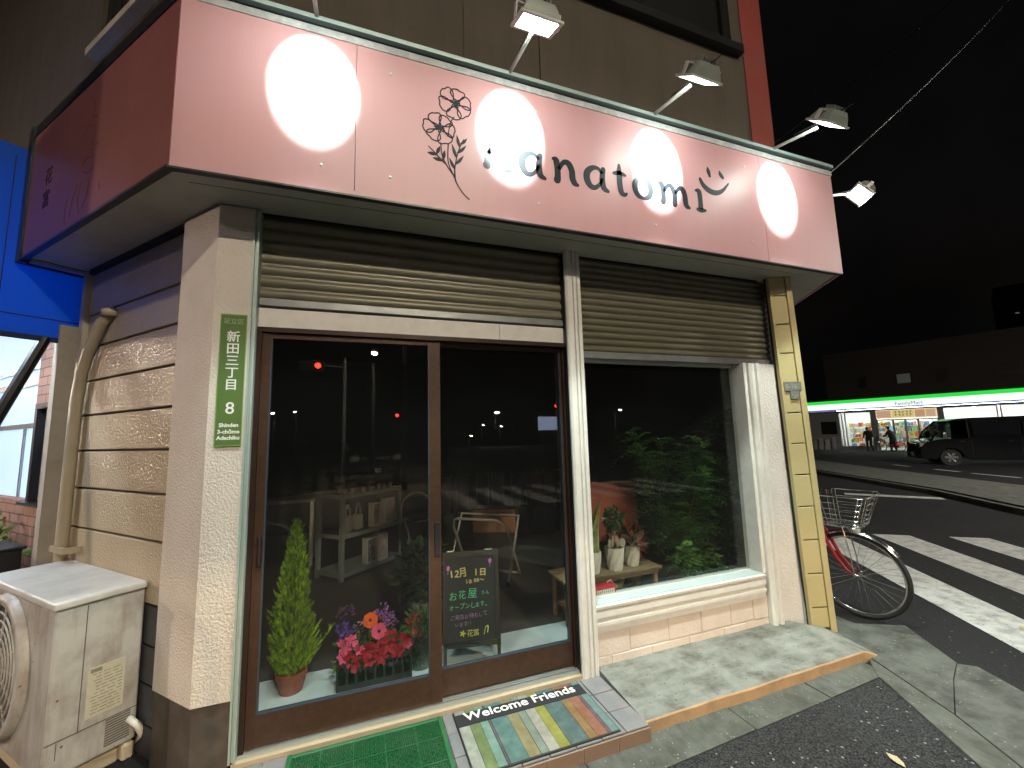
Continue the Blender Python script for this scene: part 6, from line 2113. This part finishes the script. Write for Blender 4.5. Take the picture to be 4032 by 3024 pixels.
# left wing: dim bay with stacked goods behind glass
MB(SM).box((.3, -.06, G0), (2.05, -.02, .0)).build("low_panel", pm("low_panel", (.30, .29, .28), .6, .1, 4), cs_)
for i, (x, y, w_, h, c) in enumerate(((.35, -.45, .28, .75, (.40, .40, .40)), (.75, -.45, .30, .95, (.46, .44, .42)), (1.15, -.42, .35, .85, (.55, .52, .50)), (1.6, -.4, .25, 1.0, (.38, .38, .4)))):
    g = thing("bagged_goods", "pale bagged goods stacked outside the store's left bay, " + ["leftmost stack", "second stack from the left", "wide stack third from the left", "tallest stack by the window"][i], "goods", tuple(SM @ Vector((x, y, G0 + .14))))
    MB(SM).rbox((x, y, G0 + .14), (x + w_, y + .3, G0 + .14 + h * .55), .05, 2).build("bag", pm("bag_%d" % i, c, .5, .15, 6, .3, 20), g)
    MB(SM).rbox((x + .02, y + .02, G0 + .145 + h * .55), (x + w_ - .02, y + .28, G0 + .14 + h), .05, 2).build("bag", pm("bag_%d" % i, c), g)
op = MB(SM).box((.9, -.012, .75), (1.95, -.001, 1.75)).build("dark_opening", blackmetal, cs_)
# dark upper floors behind the fascia
ub2 = MB(SM)
ub2.box((.8, 2.2, 3.461), (XE, 9, 7.4))
ub2.build("upper_wall", pm("dark_plaster", (.045, .036, .032), .85, .2, 1, dirt=(.04, .03, .025), dscale=1, damt=.5), cs_)
for x, w_, lit in ((3.1, .35, 0), (5.4, .75, 1), (7.6, .5, 0), (10.2, 1.2, 0), (13.5, 1.2, 0)):
    wv = MB(SM).box((x - .06, 2.12, 4.4), (x + w_ + .06, 2.199, 5.2)).build("upper_window", blackmetal, cs_)
    MB(SM).box((x, 2.10, 4.46), (x + w_, 2.119, 5.14)).build("pane", em("dim_pane", (.5, .55, .5), .035) if lit else pm("store_dark_pane", (.012, .012, .012), .3, .2, 3), wv)

# =================================================================== PEOPLE
def person(label, loc, rz, pose, coat, trousers, hairc, bag=None):
    t = thing("person", label, "person", loc, rz)
    M = TM(loc, rz)
    J, E_ = pose
    names = list(J)
    idx = {n_: i for i, n_ in enumerate(names)}
    me = bpy.data.meshes.new("body")
    me.from_pydata([J[n_][0] for n_ in names], [(idx[a], idx[b_]) for a, b_ in E_], [])
    o = bpy.data.objects.new("body", me)
    C.objects.link(o)
    sk = o.modifiers.new("skin", 'SKIN')
    for i, n_ in enumerate(names):
        r_ = J[n_][1]
        me.skin_vertices[0].data[i].radius = r_ if isinstance(r_, tuple) else (r_, r_)
    me.skin_vertices[0].data[idx["pelvis"]].use_root = True
    ss = o.modifiers.new("sub", 'SUBSURF')
    ss.levels = ss.render_levels = 2
    bpy.context.view_layer.update()
    dg = bpy.context.evaluated_depsgraph_get()
    m2 = bpy.data.meshes.new_from_object(o.evaluated_get(dg))
    bpy.data.objects.remove(o)
    m2.name = "body"
    m2.transform(M)
    m2.materials.clear()
    m2.materials.append(coat)
    m2.materials.append(trousers)
    m2.materials.append(pm("skin_tone", (.45, .27, .19), .5, .08, 10))
    Mi = M.inverted()
    hz_ = J["hip_l"][0][2] - .02
    nk = J["neck"][0][2] + .03
    hands = [Vector(J[h][0]) for h in ("hand_l", "hand_r")]
    for p in m2.polygons:
        p.use_smooth = True
        c_ = Mi @ p.center
        if c_.z < hz_ - .06 and all((c_ - h).length > .22 for h in hands):
            p.material_index = 1
        elif c_.z > nk or any((c_ - h).length < .09 for h in hands):
            p.material_index = 2
    b_ = bpy.data.objects.new("body", m2)
    C.objects.link(b_)
    par(b_, t)
    hd2 = Vector(J["head"][0])
    bm = bmesh.new()
    bmesh.ops.create_uvsphere(bm, u_segments=18, v_segments=12, radius=1)
    for v in bm.verts:
        q_ = v.co.copy()
        v.co = Vector((q_.x * .098 - .012, q_.y * .090, q_.z * .118 + .03))
        if q_.x > .25 and q_.z < .35:
            v.co.x *= .55
        v.co += hd2
    mh = MB(M)
    bm.verts.index_update()
    mh.add([v.co[:] for v in bm.verts], [[v.index for v in f.verts] for f in bm.faces])
    bm.free()
    mh.build("hair", hairc, t, smooth=True)
    for s_ in (-1, 1):
        ft = Vector(J["foot_" + ("l" if s_ > 0 else "r")][0])
        MB(M).rbox((ft.x - .09, ft.y - .045, 0.0), (ft.x + .16, ft.y + .045, .085), .03, 2).build("shoe", rubber, t)
    if bag:
        bag(M, t)
    return t


EDG = [("pelvis", "waist"), ("waist", "chest"), ("chest", "neck"), ("neck", "head"), ("chest", "sh_l"), ("sh_l", "el_l"), ("el_l", "hand_l"), ("chest", "sh_r"), ("sh_r", "el_r"), ("el_r", "hand_r"),
       ("pelvis", "hip_l"), ("hip_l", "kn_l"), ("kn_l", "foot_l"), ("pelvis", "hip_r"), ("hip_r", "kn_r"), ("kn_r", "foot_r")]
walk = ({"pelvis": ((0, 0, .92), (.15, .17)), "waist": ((.03, 0, 1.08), (.14, .16)), "chest": ((.08, 0, 1.30), (.14, .19)), "neck": ((.13, 0, 1.46), .06), "head": ((.18, 0, 1.58), (.085, .08)),
         "sh_l": ((.07, .19, 1.38), .075), "el_l": ((.06, .27, 1.10), .06), "hand_l": ((.20, .24, .90), .04), "sh_r": ((.07, -.19, 1.38), .075), "el_r": ((.08, -.27, 1.10), .06), "hand_r": ((.24, -.22, .93), .04),
         "hip_l": ((0, .09, .86), .115), "kn_l": ((.16, .09, .50), .075), "foot_l": ((.14, .09, .07), .05), "hip_r": ((0, -.09, .86), .115), "kn_r": ((.02, -.09, .48), .075), "foot_r": ((-.22, -.09, .10), .05)}, EDG)
push = ({"pelvis": ((0, 0, .93), (.16, .18)), "waist": ((.04, 0, 1.10), (.17, .19)), "chest": ((.10, 0, 1.32), (.17, .22)), "neck": ((.15, 0, 1.48), .065), "head": ((.20, 0, 1.60), (.085, .08)),
         "sh_l": ((.10, .21, 1.38), .085), "el_l": ((.22, .28, 1.12), .07), "hand_l": ((.44, .24, 1.02), .042), "sh_r": ((.10, -.21, 1.38), .085), "el_r": ((.22, -.28, 1.12), .07), "hand_r": ((.44, -.22, 1.02), .042),
         "hip_l": ((0, .09, .86), .12), "kn_l": ((.10, .09, .48), .08), "foot_l": ((.05, .09, .07), .055), "hip_r": ((0, -.09, .86), .12), "kn_r": ((.03, -.09, .48), .08), "foot_r": ((-.12, -.09, .08), .055)}, EDG)
blackcoat = pm("black_coat", (.012, .012, .014), .8, .2, 8)
darktr = pm("dark_trousers", (.016, .016, .02), .8, .2, 8)
hairm = pm("dark_hair", (.012, .009, .008), .55, .2, 30)
face = math.atan2((SM.to_3x3() @ Vector((0, 1, 0))).y, (SM.to_3x3() @ Vector((0, 1, 0))).x)


def backpack(M, t):
    MB(M).rbox((-.24, -.15, 1.02), (-.08, .15, 1.42), .05, 3).build("backpack", pm("backpack_cloth", (.02, .02, .022), .8, .2, 9), t)


person("person in a black coat with hood walking towards the store window", (35.68, 17.2, gz(35.68)), face + R(35), walk, blackcoat, darktr, hairm, backpack)
person("person in a wide dark jacket pushing a bicycle at the store door", (35.97, 15.93, gz(35.97)), face + R(75), push, pm("dark_jacket", (.016, .015, .016), .7, .2, 8), darktr, hairm)
fw2 = Vector((math.cos(face + R(75)), math.sin(face + R(75))))
sdv = Vector((-fw2.y, fw2.x))
bq = Vector((35.97, 15.93)) + fw2 * -.45 + sdv * .12
b2 = copy_tree(bike)
b2["label"] = "bicycle held by the person in the wide dark jacket outside the store door"
# move the copied bicycle as a whole
b2.rotation_euler = (0, 0, math.atan2(fw2.y, fw2.x))
b2.location = (bq.x, bq.y, gz(bq.x))

# =================================================================== FAR TOWER, WIRES
tw = thing("apartment_tower", "dark apartment tower at the right edge with a few lit balconies", "tower", (150, 42, -1))
MT = TM((150, 42, -1), R(-68))
MB(MT).box((-8, 0, 0), (14, 12, 34)).box((-8, -1.2, 33.99), (14, 12, 34.6)).build("wall", pm("tower_wall", (.02, .02, .02), .9, .2, .3), tw)
for k in range(10):
    MB(MT).box((-7.5, -1.1, 3 + k * 3), (13.8, -.01, 3.9 + k * 3)).build("balcony", pm("tower_rail", (.028, .027, .026), .9, .2, .4), tw)
rt2 = random.Random(4)
wl_ = em("tower_light", (1, .96, .85), .9)
wd_ = em("tower_dim", (.8, .8, .9), .10)
for (x, z, w_, h, mt_) in ((-5.2, 27.5, 1.0, .5, wd_), (-3.4, 27.6, 1.3, .6, wl_), (-1.4, 27.6, 1.2, .6, wl_), (.5, 27.6, 1.0, .5, wd_), (-4.0, 24.6, 3.2, .4, wd_), (-3.2, 21.4, 2.2, .6, wd_), (-2.2, 15.4, .6, .6, wd_), (-.4, 15.4, 1.0, .8, wl_), (-6.6, 14.6, .5, .7, wl_), (-5.8, 8.7, .55, .8, wl_), (3, 24.4, 1.2, .5, wd_)):
    w_, h = w_ * .6, h * .6
    wv = MB(MT).box((x - .15, -1.25, z - .15), (x + w_ + .15, -1.21, z + h + .15)).build("window", blackmetal, tw)
    MB(MT).box((x, -1.28, z), (x + w_, -1.251, z + h)).build("pane", mt_, wv)


def wire(label, a, b_, sag, r_):
    a, b_ = Vector(a), Vector(b_)
    pts = [tuple(a.lerp(b_, u / 24) - Vector((0, 0, sag * 4 * (u / 24) * (1 - u / 24)))) for u in range(25)]
    return tag(MB().tube(pts, r_, 6).build("overhead_wire", pm("wire_sheath", (.022, .018, .017), .6, .2, 6), None, smooth=True), label, "wire", "wires over the junction")


wire("overhead wire rising steeply from the sign's right end into the night sky", (5.30, .20, 3.86), (15.0, 1.1, 11.4), .12, .011)
wire("faint overhead wire crossing the sky farther right", (9.0, 6.4, 7.2), (26, 3.0, 21.0), .3, .012)

# =================================================================== CAR WAITING BEHIND THE VIEWER: its low beams warm the foot of the facade
hl = van("waiting_van", "black van waiting across the street with dipped headlights on", (1.6, -17.2, -.1), R(90))
for s_ in (-1, 1):
    ld2 = bpy.data.lights.new("dipped_beam", 'SPOT')
    ld2.energy = HEAD
    ld2.color = (1.0, .70, .42)
    ld2.spot_size = R(40)
    ld2.spot_blend = .10
    ld2.shadow_soft_size = .05
    lo = bpy.data.objects.new("dipped_beam", ld2)
    C.objects.link(lo)
    lo.location = (1.6 + s_ * .72, -13.05, .66)
    lo.rotation_euler = (R(90 - 18.6), 0, 0)
    lo.scale = (2.2, 1, 1)
    par(lo, hl)

# U-shaped pipe guard at the kerb, left of the viewer: its arched shadow falls on pillar and air conditioner
ug = thing("pipe_guard", "U-shaped steel pipe guard standing on the pavement left of the viewer", "guard rail", (.13, -2.0, -.1))
MB().tube([(-.20, -2.0, -.1), (-.20, -2.0, .45), (-.17, -2.0, .58), (-.08, -2.0, .67), (.05, -2.0, .70), (.21, -2.0, .70), (.34, -2.0, .67), (.43, -2.0, .58), (.46, -2.0, .45), (.46, -2.0, -.1)], .021, 12).build("pipe", greymetal, ug, smooth=True)
for x in (-.20, .46):
    MB().lathe([(.05, 0), (.05, .008), (.03, .012)], 16, (x, -2.0, -.094)).build("base_plate", greymetal, ug)

# work table left of the rack, deep in the shop
wt_ = thing("work_table", "long pale-edged work table behind and left of the steel rack", "table", (.05, 3.2, FZ))
MB().rbox((-.75, 3.0, .74), (.55, 3.5, .78), .004, 1).build("table_top", pm("table_top", (.30, .30, .29), .5, .1, 5), wt_)
for x in (-.72, .48):
    for y in (3.03, 3.43):
        MB().box((x, y, FZ), (x + .04, y + .04, .739)).build("leg", steel, wt_)
# small far lights mirrored in the panes
for lb, base, h, c, st, r_ in (("far white lamp mirrored at the left pane's upper left", (-4.9, -44.0, -.1), 4.3, (1, .97, .85), 260, .14),
                               ("far lamp mirrored low in the right pane, left of centre", (16.6, -52.0, -.3), 3.1, (.92, 1, .97), 260, .16),
                               ("far lamp mirrored low in the right pane, right of centre", (19.2, -52.0, -.3), 2.9, (.92, 1, .97), 240, .14),
                               ("far yellowish lamp mirrored in the right pane above the vases", (11.8, -40.0, -.2), 1.6, (1, .85, .5), 200, .14)):
    street_lamp("street_lamp", lb, base, h, c, st, r_)
# fallen leaves on the ground
for lb, x, y, a in (("yellowed fallen leaf on the zebra stripe at the right edge", 5.72, -.62, .4), ("pale fallen leaf on the footway asphalt near the corner", 3.35, -1.05, 1.3)):
    t = MB(TM((x, y, gz(x) + .011), a))
    pts = [(-.045, 0, 0), (-.02, .018, .004), (.01, .022, .006), (.045, .004, .002), (.012, -.018, .005), (-.02, -.014, .003)]
    t.add(pts + [(p[0], p[1], p[2] - .0015) for p in pts], [(0, 1, 2, 3, 4, 5), (11, 10, 9, 8, 7, 6)] + [(i, (i + 1) % 6, 6 + (i + 1) % 6, 6 + i) for i in range(6)])
    tag(t.build("fallen_leaf", pm("dry_leaf", (.42, .36, .22), .7, .2, 30)), lb, "leaf")
